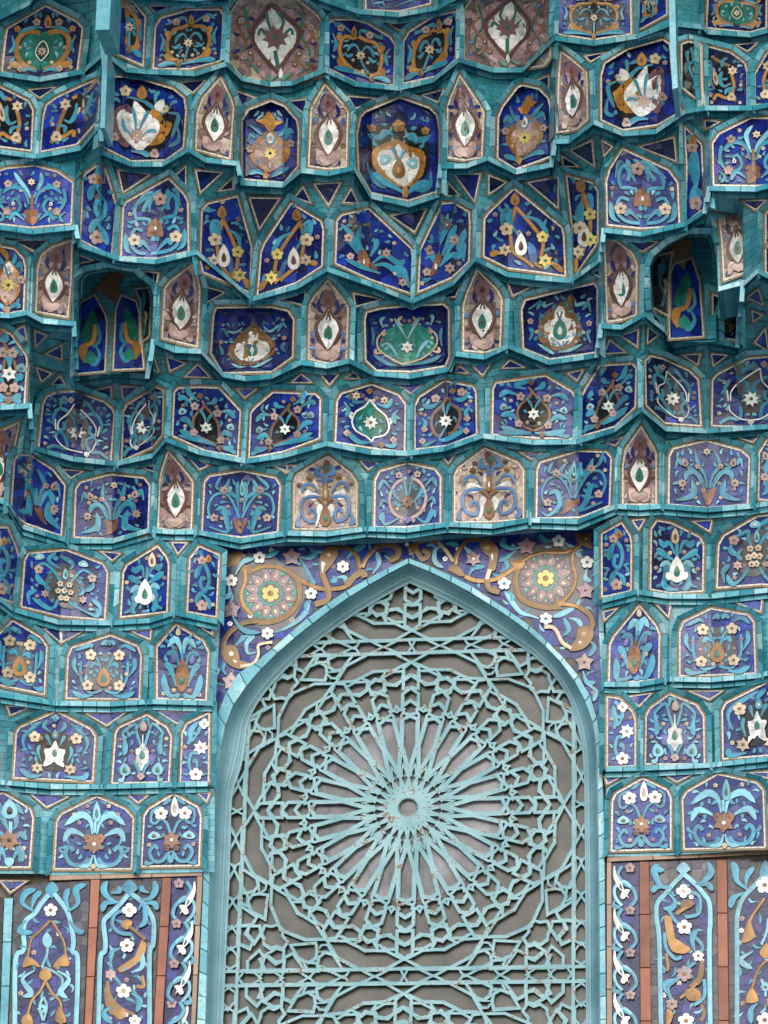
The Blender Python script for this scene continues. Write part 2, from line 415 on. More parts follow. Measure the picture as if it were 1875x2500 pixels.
# ------------------------------------------------------------------ ornament drawings, in a panel's own frame (u -1..1 across, v 0..1 up)
MOTIF = {
'vase': """b B - -.07,.0 .07,0 .11,.1 .2,.26 .13,.32 .0,.25 -.13,.32 -.2,.26 -.11,.1
l T .06 m .03,.3 .10,.5 .28,.66 .33,.9
l T .05 m .06,.3 .22,.48 .42,.56 .72,.66
l T .085 m .12,.3 .35,.52 .58,.50 .62,.38
l T .10 m .86,.06 .62,.10 .38,.2 .45,.42
l T .06 m .9,.55 .82,.72 .74,.62
f P G .085 8 m .70,.34
f P K .045 5 m .30,.63
d P E .09 .06 .4 m .64,.67
f C B .07 6 - 0,.88""",
'vaseround': """b B - -.07,.0 .07,0 .11,.1 .2,.24 .13,.3 .0,.24 -.13,.3 -.2,.24 -.11,.1
s T .045 m .04,.3 .2,.5 .45,.66 .78,.6 .92,.38 .82,.2
l T .085 m .86,.08 .5,.0 .38,.2 .5,.42 .72,.36
l T .07 m .06,.4 .14,.62 .42,.72 .36,.92
l T .05 m .5,.7 .72,.75 .86,.92
l T .06 m .02,.55 .12,.7 .1,.9
d t G .06 .12 0 - 0,.78
f P G .085 6 m .5,.72
f P R .07 5 m .74,.24
f P P .03 5 - 0,.6""",
'roundel': """b E - -.5,.3 -.4,.58 0,.8 .4,.58 .5,.3 .3,.1 0,.02 -.3,.1
s P .06 m .1,.12 .42,.2 .6,.42 .42,.68 .08,.8
s T .04 m .03,.5 .12,.75 .3,.86
l T .06 m .1,.35 .4,.5 .46,.62
l T .085 m .3,.12 .62,.02 .82,.2 .9,.08
l T .06 m .55,.6 .8,.74 .95,.58
l T .05 m .62,.35 .8,.42 .9,.3
f B G .125 8 - 0,.40
f P K .06 5 m .33,.84
f P B .03 5 - 0,.9
f S S .06 4 - 0,.1""",
'pink': """b P - -.95,.02 -.5,0 -.3,.3 -.7,.45 -.95,.3
b W m .05,.42 .3,.5 .62,.55 .7,.4 .3,.4
b C m .2,.56 .5,.74 .8,.66 .55,.54
b W m .1,.02 .3,.2 .25,.34 .08,.3
s L .05 m .06,.42 .35,.45 .72,.42 .82,.26 .7,.12 .4,.08 .32,.2 .48,.28 .56,.2
l L .06 m .05,.62 .1,.76 .38,.78 .5,.9
l L .045 m .22,.5 .42,.62 .68,.62 .8,.5
l L .06 m .82,.2 .95,.06 .8,.02
d B G .13 .13 0 - 0,.16
b B m .02,.3 .1,.36 .28,.42 .1,.44
d O W .06 .10 0 - 0,.52
f G G .075 8 - 0,.88
l R .05 m .03,.8 .12,.92 .05,.98
f A B .055 6 m .56,.72""",
'spike': """l R .07 m .12,.18 .55,.28 .62,.44 .12,.64
l N .045 m .15,.60 .55,.66 .62,.78
l N .045 m .2,.72 .5,.80 .2,.92
l N .06 m .1,.12 .5,.08 .72,.02
b M m .12,.62 .4,.66 .3,.82 .06,.72
b P m .1,.02 .6,.04 .7,.2 .2,.18
d D R .16 .10 0 - 0,.80
d P - .2 .055 3.14 - 0,.10
s R .028 m 0,.70 .3,.58 .66,.42 .4,.26 0,.14
b W - 0,.69 -.14,.60 -.46,.50 -.60,.38 -.42,.26 0,.15 .42,.26 .60,.38 .46,.50 .14,.60
d G - .09 .085 0 - 0,.37
s R .015 m 0,.66 .12,.54
d R - .03 .03 0 - 0,.37""",
'goldheart': """b K - -.5,.18 -.7,.45 -.5,.72 0,.85 .5,.72 .7,.45 .5,.18 0,.08
s O .075 m .06,.12 .36,.13 .62,.28 .66,.50 .45,.70 .2,.74 .03,.80
l O .10 m .3,.16 .55,.14 .7,.26
l O .07 m .6,.5 .7,.62 .56,.64
l T .05 m .03,.5 .16,.62 .34,.56 .42,.44
l T .05 m .5,.4 .4,.36 .24,.44
l T .06 m .1,.82 .4,.92 .8,.78
l T .06 m .9,.62 .78,.48 .86,.3
l T .09 m .1,.06 .5,.08 .88,.02
s T .04 - 0,.12 0,.38
f C K .095 7 - 0,.46
f P R .07 5 m .48,.84
d O B .08 .08 0 - 0,.88
d A B .06 .06 0 - 0,.06""",
'purple': """b M - -.9,.3 -.7,.75 0,.98 .7,.75 .9,.3 .5,.05 0,0 -.5,.05
s G .035 m .55,.1 .8,.3 .6,.55 .78,.8
s B .04 m .72,.12 .5,.3 .85,.5 .62,.7
f P B .05 5 m .7,.25
f P B .045 5 m .8,.62
d B W .05 .03 .5 m .55,.34
d B C .05 .03 -.5 m .42,.22
s R .05 m .0,.98 .25,.85 .52,.66 .5,.48 .2,.28 0,.12
b W - 0,.95 -.2,.82 -.46,.62 -.42,.44 -.1,.26 0,.22 .1,.26 .42,.44 .46,.62 .2,.82
s G .035 m .08,.66 .18,.76 .14,.9
s G .035 m .2,.6 .34,.66 .4,.58
f D G .17 8 - 0,.58
s G .05 - 0,.22 0,.42
d W - .05 .06 0 - 0,.13
l G .05 m .05,.12 .2,.05 .3,.12""",
'greenmed': """b G - -.55,.22 -.62,.45 -.4,.62 0,.7 .4,.62 .62,.45 .55,.22 0,.1
s O .09 m .12,.10 .5,.16 .72,.32 .7,.52 .45,.66 .12,.66
l O .10 m .35,.14 .6,.12 .9,.14
l T .05 m .1,.75 .4,.72 .75,.6
l T .05 m .9,.55 .8,.4 .92,.28
l T .06 m .1,.08 .35,.1 .6,.03
f C R .08 8 - 0,.40
s W .018 m 0,.25 .18,.36 .1,.5 0,.56
d O R .09 .09 0 - 0,.84
f P K .06 5 m .42,.80
f O B .05 5 m .78,.66
f P R .06 6 m .55,.08""",
'goldrope': """b K - -.3,.2 -.5,.5 -.3,.8 .3,.8 .6,.5 .3,.15
s O .06 - -.5,.08 -.35,.2 -.45,.4 -.3,.62
s O .05 - -.3,.75 .1,.82 .6,.97
s O .06 - -.4,.18 0,.14 .4,.2 .6,.1
l T .07 - -.3,.42 .05,.36 .25,.5 .1,.65
l T .06 - -.5,.9 -.1,.85 .1,.72
l T .05 - -.55,.35 -.1,.3 0,.2
l T .05 - .5,.3 .7,.5 .6,.8
f C B .10 6 - -.4,.66
f C B .09 3 - -.3,.16
d C B .08 .14 .2 - .45,.52
f P B .05 5 - .75,.2""",
'whiteleaf': """b K - -.7,.35 -.6,.7 -.1,.85 .6,.75 .85,.4 .5,.1 -.3,.15
l T .06 - -.5,.8 0,.78 .4,.62 .7,.66
l T .05 - .62,.6 .9,.45 .75,.2
l T .05 - .9,.3 .95,.1 .7,.1
l T .05 - .3,.7 .35,.85 .6,.9
b D - -.85,.3 -.8,.55 -.45,.7 -.2,.5 -.3,.2 -.6,.1
b O - .0,.2 .5,.2 .75,.38 .6,.5 .2,.68 -.1,.4
b W - -.25,.1 -.55,.25 -.75,.45 -.6,.6 -.35,.6 -.3,.8 0,.66 .35,.52 .42,.4 .3,.26 0,.14
l T .04 - -.2,.36 -.25,.55 -.35,.7
l T .04 - -.12,.38 .0,.55 .1,.66
l T .04 - .0,.33 .2,.38 .36,.36
l T .04 - -.3,.33 -.5,.36 -.6,.48
f P C .11 8 - -.16,.32
f C B .07 5 - .5,.68
f C O .08 5 - -.5,.88
d W - .12 .08 .5 - .4,.72
d O B .12 .08 0 - .0,.9
f P B .065 3 - -.75,.18
f P B .07 3 - .35,.06
l T .07 - -.5,.05 -.1,.08 .1,.02 """,
'goldniche': """b L - -.7,.45 .7,.45 .8,.6 -.8,.6
b O - -.7,.2 -.85,.3 -.75,.45 -.35,.62 0,.7 .35,.62 .75,.45 .85,.3 .7,.2 .3,.12 0,.08 -.3,.12
b P - -.66,.32 -.4,.52 -.15,.58 0,.66 .15,.58 .4,.52 .66,.32 .4,.16 0,.12 -.4,.16
d W P .12 .07 0 - 0,.58
l T .04 m .04,.48 .15,.55 .2,.62
f Y K .11 8 - 0,.36
d P - .05 .05 3.14 - 0,.20
b O - -.6,.82 -.3,.86 0,1 .3,.86 .6,.82 .3,.78 .1,.7 -.1,.7 -.3,.78
l T .05 m .9,.75 .6,.7 .3,.62
l T .06 m .95,.5 .8,.62 .6,.56
l T .07 m .1,.02 .5,.08 .9,.03
f P R .06 5 m .85,.4
d O - .07 .05 3.14 - 0,.03""",
'bigmed': """b K - -.85,.5 -.7,.75 0,.85 .7,.75 .85,.5 .8,.2 0,.1 -.8,.2
l T .07 m .12,.85 .3,.7 .7,.62 .9,.66
l T .06 m .15,.7 .4,.72 .5,.6
l T .10 m .1,.02 .45,.1 .9,.08
l T .06 m .9,.2 .85,.04 .6,.02
b O - -.55,.16 -.75,.3 -.7,.48 -.3,.6 0,.66 .3,.6 .7,.48 .75,.3 .55,.16 0,.08
b W - 0,.62 -.15,.52 -.45,.5 -.6,.36 -.4,.2 0,.1 .4,.2 .6,.36 .45,.5 .15,.52
l T .04 m .04,.4 .1,.5 .2,.56
d t W .12 .05 .6 m .38,.38
d A O .13 .10 0 - 0,.30
d O - .06 .08 3.14 - 0,.02
f A O .08 5 - 0,.82
f O B .05 5 m .75,.72""",
'dolphins': """b B - -.07,0 .07,0 .16,.1 .2,.25 .08,.3 0,.25 -.08,.3 -.2,.25 -.16,.1
s B .05 - 0,.2 0,.55
l t .07 m .05,.5 .12,.62 .3,.78 .5,.92
l T .07 m .08,.38 .2,.6 .55,.66 .78,.52
s T .055 m .82,.6 .88,.4 .7,.22 .4,.22 .3,.34 .42,.46 .56,.4
l T .07 m .2,.1 .45,.2 .6,.06
l T .05 m .9,.2 .75,.12 .85,.02
f P G .07 5 m .64,.70
f P C .075 5 m .66,.22
f C B .07 6 - 0,.78
d W B .05 .03 0 m .5,.36""",
'scroll': """s T .06 - -.3,.95 -.1,.8 .3,.66 .45,.5 .2,.36 -.2,.42 -.1,.55 .15,.52
l T .08 - .0,.75 -.4,.66 -.6,.5
l T .08 - .3,.35 -.2,.28 -.5,.12
l T .07 - -.1,.3 .4,.22 .6,.08
f P B .09 5 - .0,.12
f P B .07 5 - -.2,.8
d O B .08 .05 0 - .3,.84""",
'bell': """s T .06 m .06,.22 .2,.5 .62,.5 .7,.68 .5,.8 .35,.7 .42,.6
l T .07 m .2,.6 .3,.75 .25,.9
l T .05 m .8,.62 .82,.8 .6,.86
s T .05 m .1,.05 .5,.06 .78,.18 .66,.36 .4,.34
l T .07 m .7,.04 .9,.1 .95,.3
l T .07 m .1,.08 .4,.2 .52,.12
b B - -.26,.26 0,.3 .26,.26 .2,.44 .06,.52 -.06,.52 -.2,.44
d W - .03 .03 0 - 0,.38
f C B .085 5 m .66,.22
f P K .095 5 - .02,.78""",
'goldgrid': """s O .05 - 0,.95 .0,.8 -.35,.5 -.3,.2
s O .05 - .02,.8 .3,.6 .5,.4 .45,.2
l T .07 - -.15,.75 -.5,.7 -.55,.5
l T .06 - .2,.7 .6,.66 .7,.45
s O .05 m .3,.2 .1,.08 .1,.02
l O .07 m .5,.15 .75,.1 .9,.02
l T .07 - -.1,.4 -.3,.6 -.2,.75
b L - .0,.1 .2,.12 .3,.3 .1,.35
d W R .14 .13 0 - -.08,.3
f C B .09 5 - -.45,.48
f Y B .08 5 - .5,.45
f C G .09 6 - -.5,.2
f Y G .10 6 - .48,.14
d O B .1 .07 0 - 0,.9""",
'bluebouquet': """l T .07 - -.2,.35 -.35,.5 -.2,.75 0,.85
l T .09 - -.9,.65 -.6,.6 -.3,.35
l T .07 - -.85,.4 -.6,.42 -.35,.28
l T .08 - -.1,.35 .1,.55 .3,.72
l T .09 - -.05,.25 .3,.45 .7,.4 .85,.5
l T .10 - -.1,.2 .3,.3 .6,.2 .8,.28
l T .08 - .85,.05 .8,.3 .5,.32
l T .07 - -.2,.05 -.5,.06 -.8,.12
b B - -.4,.1 -.15,.1 -.12,.3 -.22,.4 -.38,.38 -.45,.22
d W - .03 .04 0 - -.27,.22
f E W .09 8 - -.25,.8
f P K .075 5 - -.65,.5
f P R .085 6 - .35,.5
f P R .085 6 - .5,.06
f P B .06 5 - -.65,.2""",
'chain': """b E - 0,.85 -.35,.55 -.3,.3 0,.1 .3,.3 .35,.55
s T .06 m .05,.35 .1,.62 .5,.72 .72,.55 .6,.38 .38,.4 .4,.52
s T .06 m .85,.02 .6,.1 .3,.1 .3,.26 .5,.34 .66,.22
l T .06 m .5,.7 .45,.85 .38,.9
d T B .10 .06 .2 m .28,.88
s W .025 m 0,.86 .3,.66 .55,.5 .55,.36
s W .025 m .66,.52 .62,.36
s W .022 m .02,.08 .3,.1 .55,.2 .6,.28
f W B .13 8 - 0,.40
f P R .05 4 - 0,.92
f W W .045 4 - 0,.05""",
'heartflower': """b K - 0,.72 -.3,.55 -.35,.3 0,.12 .35,.3 .3,.55
s B .04 m .02,.1 .3,.18 .42,.36 .34,.52 .04,.72 0,.85
l T .08 m .12,.8 .4,.85 .6,.95
l T .08 m .4,.68 .7,.72 .9,.62
d t B .12 .05 .3 m .78,.46
l T .09 m .35,.2 .6,.35 .85,.3
l T .10 m .05,.06 .45,.06 .85,.12
l T .06 m .3,.02 .6,-.0 .9,.02
l T .04 m .02,.45 .08,.55 .2,.65
f P G .075 5 m .34,.66
f P P .07 5 m .38,.20
f W G .11 6 - 0,.38
f B B .05 4 - 0,.92
f B B .05 4 - 0,.03""",
'greenheart': """b G - 0,.75 -.4,.55 -.48,.36 -.3,.2 0,.14 .3,.2 .48,.36 .4,.55
s W .035 m 0,.78 .2,.64 .46,.54 .58,.36 .44,.22 .12,.16 0,.08
l W .05 m .5,.48 .66,.5 .6,.4
l T .08 m .2,.72 .5,.7 .78,.85
l T .07 m .85,.66 .7,.55 .78,.42
l T .08 m .1,.06 .45,.04 .75,.2
f W B .13 8 - 0,.40
f C R .08 6 m .48,.80
f P P .06 4 m .72,.16
f O B .05 4 - 0,.92
f B O .05 4 - 0,.03""",
'blackheart': """b K - 0,.75 -.38,.5 -.4,.3 -.15,.14 .15,.14 .4,.3 .38,.5
s B .05 m .02,.80 .15,.66 .44,.52 .5,.36 .3,.18 .12,.16
l T .08 m .2,.75 .5,.66 .85,.72
l T .07 m .85,.5 .7,.4 .8,.3
l T .08 m .05,.08 .4,.02 .75,.14
s T .035 - 0,.1 0,.3
l T .04 m .02,.5 .08,.6 .12,.7
f W B .12 8 - 0,.40
f P M .075 5 m .44,.80
f P P .055 4 m .74,.3
f P P .055 4 m .7,.1
f O B .05 4 - 0,.90""",
'whitetulip': """b A - -.62,.15 -.68,.4 -.42,.68 0,.9 .42,.68 .68,.4 .62,.15 0,.04
b W - 0,.80 -.15,.70 -.17,.58 -.42,.52 -.5,.34 -.34,.17 0,.12 .34,.17 .5,.34 .42,.52 .17,.58 .15,.70
d G W .2 .15 0 - 0,.38
s T .02 m 0,.1 .1,.2
s T .02 m .0,.55 .08,.68
l t .05 m .1,.02 .4,.02 .7,.1
l t .05 m .3,.85 .5,.75 .75,.78
f A O .06 4 - 0,.90
f P R .05 5 m .9,.42
l T .06 m .95,.6 .85,.75 .7,.65
l T .06 m .95,.1 .85,.25 .95,.3""",
'greentulip': """b g - 0,.84 -.55,.70 -.76,.45 -.68,.25 0,.04 .68,.25 .76,.45 .55,.70
s C .04 m 0,.05 .4,.12 .78,.30 .82,.52 .60,.70
l C .06 m .12,.80 .24,.88 .14,.98
l t .06 m .02,.55 .18,.75 .36,.94
l t .07 m .25,.14 .4,.34 .6,.46
l C .06 m .66,.25 .88,.2 .86,.3
l t .06 m .66,.74 .72,.88 .62,.95
l T .07 m .1,.0 .6,.04 .95,.12
l T .05 m .97,.3 .93,.5 .97,.66
f P C .05 4 m .66,.62
f W P .13 6 - 0,.38""",
'radial': """b E - -.4,.2 -.5,.5 -.2,.8 .2,.8 .5,.5 .4,.2 0,.1
s T .05 m .04,.45 .25,.65 .5,.76 .75,.66
s T .05 m .03,.4 .15,.22 .4,.06
l T .06 m .12,.75 .3,.85 .28,.98
d t W .14 .045 .15 m .58,.86
l T .08 m .7,.62 .7,.5 .5,.42
l T .07 m .3,.1 .6,.02 .8,.16
l T .07 m .85,.04 .9,.2 .7,.3
l T .06 m .35,.5 .48,.42 .35,.34
d t G .07 .08 0 - 0,.66
f P G .075 5 m .68,.64
f P P .075 6 m .48,.28
f C K .05 5 m .12,.50
f C K .05 5 m .16,.38
f C K .05 5 m .07,.28
f C K .05 4 - 0,.40
f T T .04 4 - 0,.92""",
'lily': """l T .08 m .1,.55 .3,.72 .55,.66 .75,.74
l T .09 m .12,.45 .5,.52 .85,.6
l T .10 m .85,.04 .55,.1 .4,.3 .55,.44
l T .08 m .1,.02 .4,.04 .6,.14
l t .07 m .2,.34 .4,.42 .7,.34
s T .05 - 0,.3 0,.7
d C B .1 .10 0 - .05,.80
d W G .2 .17 0 - 0,.30
l W .08 m .1,.24 .3,.2 .4,.28""",
'five': """b E - -.45,.15 -.55,.45 -.35,.7 .35,.7 .55,.45 .45,.15
s T .04 m .06,.4 .2,.62 .44,.76
s T .05 m .05,.12 .4,.08 .66,.3 .68,.6
l T .07 m .12,.5 .3,.56 .4,.48
l T .06 m .45,.8 .75,.86 .95,.76
l T .07 m .72,.35 .88,.5 .86,.66
l T .08 m .3,.04 .6,.0 .92,.1
l T .06 m .08,.85 .2,.92 .3,.86
d O G .20 .14 0 - 0,.32
f C B .095 5 m .42,.70
f C B .095 5 m .46,.20
f T T .04 4 - 0,.9""",
'redpalm': """l t .09 m .05,.62 .12,.74 .42,.82 .62,.7
s T .04 - 0,.45 0,.68
l T .07 m .1,.42 .35,.62 .7,.60
l T .09 m .25,.16 .5,.4 .75,.48
l T .09 m .1,.06 .5,.02 .75,.18 .8,.34
l T .05 m .05,.04 .15,.0 .3,.02
b B - 0,.55 -.14,.46 -.28,.36 -.28,.22 -.14,.12 0,.08 .14,.12 .28,.22 .28,.36 .14,.46
d G - .06 .05 0 - 0,.24
d C - .06 .05 0 - -.05,.92
b S m .3,.5 .5,.5 .45,.62""",
'whitelily': """b K - -.45,.15 -.55,.45 -.35,.68 .35,.68 .55,.45 .45,.15
l T .06 m .75,.35 .85,.6 .72,.86
l T .06 m .1,.7 .35,.78 .5,.88
l T .05 m .12,.5 .2,.6 .26,.66
l T .05 m .35,.25 .45,.4 .4,.5
l T .08 m .3,.04 .6,.0 .92,.12
d T C .08 .06 0 - 0,.66
f C C .03 5 - 0,.80
f T T .06 4 - 0,.92
f C B .09 5 m .56,.62
f C B .10 6 m .44,.15
b W - 0,.58 -.12,.46 -.3,.44 -.24,.32 -.28,.18 -.08,.22 0,.26 .08,.22 .28,.18 .24,.32 .3,.44 .12,.46
d G - .06 .05 0 - 0,.38""",
'tallpalm': """b S m .2,.4 .5,.42 .5,.3 .3,.25
s T .05 m .08,.55 .25,.75 .6,.88 .8,.74 .62,.66
l T .08 m .8,.72 .66,.55 .7,.4
l T .05 m .3,.78 .28,.92 .4,.98
l T .06 m .06,.04 .12,.2 .34,.34
d t G .15 .09 .2 m .62,.18
l t .06 m .62,.12 .7,.02 .85,.04
s W .02 - 0,.5 0,.72
d P - .09 .07 0 - 0,.84
b W - 0,.60 -.14,.52 -.26,.5 -.24,.4 -.28,.3 -.12,.26 0,.16 .12,.26 .28,.3 .24,.4 .26,.5 .14,.52
d G - .07 .06 0 - 0,.40
f P P .06 4 - 0,.08""",
'scrollflowers': """s T .06 - -.6,.55 -.3,.72 .1,.7 .3,.82 0,.95
l T .08 - .1,.7 -.3,.6 -.5,.75 -.4,.9
s T .06 - .3,.6 .2,.42 -.3,.42 -.5,.25 -.2,.1
l T .07 - .2,.18 .1,.3 -.2,.28
f W P .12 7 - .45,.50
f W B .10 5 - .1,.10
f W P .08 4 - .6,.86""",
'lilyblue2': """l T .10 m .1,.5 .3,.6 .5,.85 .7,.72
l T .08 m .1,.3 .5,.45 .85,.36
l T .10 m .2,.1 .5,.25 .7,.05
d t K .2 .12 0 - 0,.78
s t .06 - 0,.35 0,.62
f B K .16 6 - -.05,.36
d t - .12 .06 3.14 - 0,.06""",
'palmette': """l t .10 m .06,.48 .15,.68 .5,.76 .85,.60
l t .09 m .2,.42 .45,.5 .7,.52 .85,.36
s T .07 m .12,.14 .3,.04 .62,.06 .78,.2 .68,.3 .55,.24
l T .05 m .75,.2 .92,.24 .95,.3
l t .06 m .02,.18 .12,.04 .4,.0
d t G .10 .13 0 - 0,.78
s t .05 - 0,.5 0,.66
d K - .03 .02 0 m .62,.46
f B W .16 6 - 0,.34
f B B .07 5 m .16,.42
f C C .04 4 - 0,.02""",
'twin': """d W C .10 .13 0 - 0,.82
s T .045 m .06,.45 .2,.6 .45,.66 .62,.6 .8,.62 .88,.78 .7,.84
l T .05 m .45,.92 .6,.94 .7,.86
d t B .16 .05 .1 m .66,.42
s T .06 m .05,.2 .3,.06 .62,.06 .8,.18 .62,.28 .5,.22
l T .06 m .6,.04 .85,.0 .95,.06
l T .06 m .1,.18 .05,.1 .0,.02
f W B .10 5 m .48,.74
f B W .14 6 - 0,.36
f R E .05 5 m .18,.24""",
'plainblue': """l T .08 m .2,.1 .5,.3 .9,.2
s T .05 m .05,.5 .4,.4 .7,.6
f W B .09 5 - 0,.6""",
'nichepanel': """b G - -.8,.45 -.5,.7 .3,.8 .4,.55 -.3,.35
s O .07 - -.5,.32 .1,.38 .5,.6
l O .12 - -.5,.1 -.7,.22 -.5,.36
s T .05 - .7,.6 .6,.4 .1,.3
l T .07 - .3,.32 .6,.2 .2,.08 -.1,.12
d g - .15 .08 0 - -.1,.16""",
'sidefacet': """s T .05 - 0,.1 .3,.3 -.3,.5 .3,.7 0,.9
l C .06 - .3,.3 .5,.45 .2,.55
l T .06 - -.3,.5 -.5,.7 -.2,.8""",
}
DESC = {'vase': 'blue niche with a brown vase of curling stems', 'vaseround': 'blue niche with brown vase and wreath of stems', 'roundel': 'blue niche with brown rosette medallion',
 'pink': 'pale pink pointed niche with blue scrolls', 'spike': 'narrow pointed mauve niche with white drop', 'goldheart': 'blue niche with gold wreath round a white flower',
 'purple': 'mauve niche with plum lotus on white', 'greenmed': 'shadowed niche with green medallion in gold frame', 'goldrope': 'dark niche with golden branches and blossoms',
 'whiteleaf': 'dark niche with big white leaf medallion', 'goldniche': 'deep pointed niche with yellow star medallion', 'bigmed': 'deep dark niche with gold framed white medallion',
 'dolphins': 'blue niche with brown stem and curling fronds', 'scroll': 'narrow blue niche with a turquoise scroll', 'bell': 'blue niche with brown bell shaped blossom',
 'goldgrid': 'blue faceted niche with golden stems and a white bud', 'bluebouquet': 'blue niche with turquoise fronds and pink blossoms', 'chain': 'niche with white star flower and linked rings',
 'heartflower': 'blue niche with white flower in brown heart', 'greenheart': 'niche with white edged green heart', 'blackheart': 'blue niche with black heart and white flower',
 'whitetulip': 'box shaped niche with white three lobed blossom', 'greentulip': 'box shaped niche with green tulip medallion', 'radial': 'niche with small white flowers on crossing stems',
 'lily': 'pointed blue niche with white lily', 'five': 'arched niche with four white daisies', 'redpalm': 'pointed lavender niche with red brown bud',
 'whitelily': 'arched niche with white lily on black', 'tallpalm': 'pointed niche with white blossom and palms', 'scrollflowers': 'cut off niche with scroll and white blooms',
 'lilyblue2': 'deep blue niche with brown star flower', 'palmette': 'wide lavender niche with brown and aqua palmette', 'twin': 'lavender niche with twin white blossoms',
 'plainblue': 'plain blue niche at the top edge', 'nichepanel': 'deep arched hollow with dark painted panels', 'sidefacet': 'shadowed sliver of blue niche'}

def place(motif, parent, mp, H, Yf0, scale=1.0, flip=1, folds=()):
    """mp(u,v) -> pixel"""
    lay = 0
    used = USED.setdefault(parent.name, [])
    for line in MOTIF[motif].split('\n'):
        a = line.split()
        if not a: continue
        kind, c = a[0], a[1]
        if kind in 'ls':
            wd = float(a[2]); fl = a[3]; q = [tuple(map(float, z.split(','))) for z in a[4:]]
        elif kind == 'f':
            c1 = a[2]; r = float(a[3]); n = int(a[4]); fl = a[5]; q = [tuple(map(float, a[6].split(',')))]
        elif kind == 'd':
            c1 = a[2]; ru = float(a[3]); rv = float(a[4]); an = float(a[5]); fl = a[6]; q = [tuple(map(float, a[7].split(',')))]
        elif kind == 'b':
            fl = a[2]; q = [tuple(map(float, z.split(','))) for z in a[3:]]
        for s in ((1, -1) if fl == 'm' else (1,)):
            lay += 1
            s *= flip
            off = -.004-lay*.0005
            Yf = lambda x, y, off=off: Yf0(x, y)+off
            qq = [mp(max(-.97, min(.97, u*s)), max(.02, min(.98, v))) for u, v in q]
            used += qq
            if kind in 'ls':
                used += [((qq[z][0]+qq[z+1][0])/2, (qq[z][1]+qq[z+1][1])/2) for z in range(len(qq)-1)]
            elif kind == 'f': used += [(qq[0][0]+z*r*H*.8, qq[0][1]+w_*r*H*.8) for z in (-1, 1) for w_ in (-1, 1)]
            elif kind == 'd': used += [(qq[0][0]+z*ru*H*.3, qq[0][1]+w_*rv*H*.7) for z in (-1, 1) for w_ in (-1, 1)]
            elif abs(area(qq)) > 200:
                m_ = (sum(z[0] for z in qq)/len(qq), sum(z[1] for z in qq)/len(qq))
                if c not in 'KE': used += [m_]+[((z[0]+m_[0])/2, (z[1]+m_[1])/2) for z in qq]
            if kind == 'l':
                L = sum(math.dist(qq[i], qq[i+1]) for i in range(len(qq)-1))
                stroke('leaf', cr(qq, 9), leafw(min(wd*H*1.02, L*.5)), Yf, MAT[c], parent)
            elif kind == 's':
                stroke('stem', cr(qq, 12), (lambda t, ww=wd*H*.8: ww), Yf, MAT[c], parent)
            elif kind == 'f':
                flower('flower', qq[0][0], qq[0][1], r*H, n, Yf, c, c1, parent, rot=random.uniform(-.2, .2), point=(n >= 6))
            elif kind == 'd':
                drop('bud', qq[0][0], qq[0][1], ru*H*.55, rv*H, an*s, Yf, c, c1, parent)
            else:
                ring = clean(cr(qq, len(qq)*3, True))
                if abs(area(ring)) > 350:
                    PAL['='+c] = [tuple(z*k for z in COL[c]) for k in (.8, .95, 1.1)]
                    shards('inlay', ring, '='+c, lambda x, y: Yf(x, y)-.001, parent, size=17, gap=.2, jit=.0002, folds=folds)
                else: flat_poly('inlay', ring, Yf, MAT[c], parent, thick=.002, rim=.9)

def fill_in(motif, parent, mp, H, Yf0, seed):
    """small turquoise sprigs in the empty places between the main figures, mirrored about the middle"""
    used = USED[motif_key(motif, parent)]
    rnd = random.Random(seed)
    tint = ('N', 'L', 'P') if motif in ('spike', 'pink', 'purple') else ('T', 'T', 't', 'T')
    n = 0
    for _ in range(170):
        if n >= 15: break
        u, v = rnd.uniform(.06, .9), rnd.uniform(.05, .93)
        p1, p2 = mp(u, v), mp(-u, v)
        rad = H*.055
        if any(math.dist(p1, q) < rad or math.dist(p2, q) < rad for q in used): continue
        ang = rnd.uniform(0, 6.28); ln = H*rnd.uniform(.07, .12)/2; bend = rnd.uniform(-.9, .9)
        c = rnd.choice(tint)
        off = -.004-.012*rnd.random()*.3
        for s_, p in ((1, p1), (-1, p2)):
            a0, a1 = (math.cos(ang)*s_, math.sin(ang)), (math.cos(ang+bend)*s_, math.sin(ang+bend))
            qq = [(p[0]-a0[0]*ln, p[1]-a0[1]*ln), p, (p[0]+a1[0]*ln, p[1]+a1[1]*ln)]
            if n % 4 == 3: flower('flower', p[0], p[1], H*.032, 5, lambda x, y: Yf0(x, y)+off, rnd.choice('PCM') if motif not in ('spike', 'pink', 'purple') else 'R', 'B', parent)
            else: stroke('leaf', cr(qq, 6), leafw(H*rnd.uniform(.032, .05)), lambda x, y: Yf0(x, y)+off, MAT[c], parent)
            used += qq
        n += 1
USED = {}
def motif_key(m_, parent): return parent.name
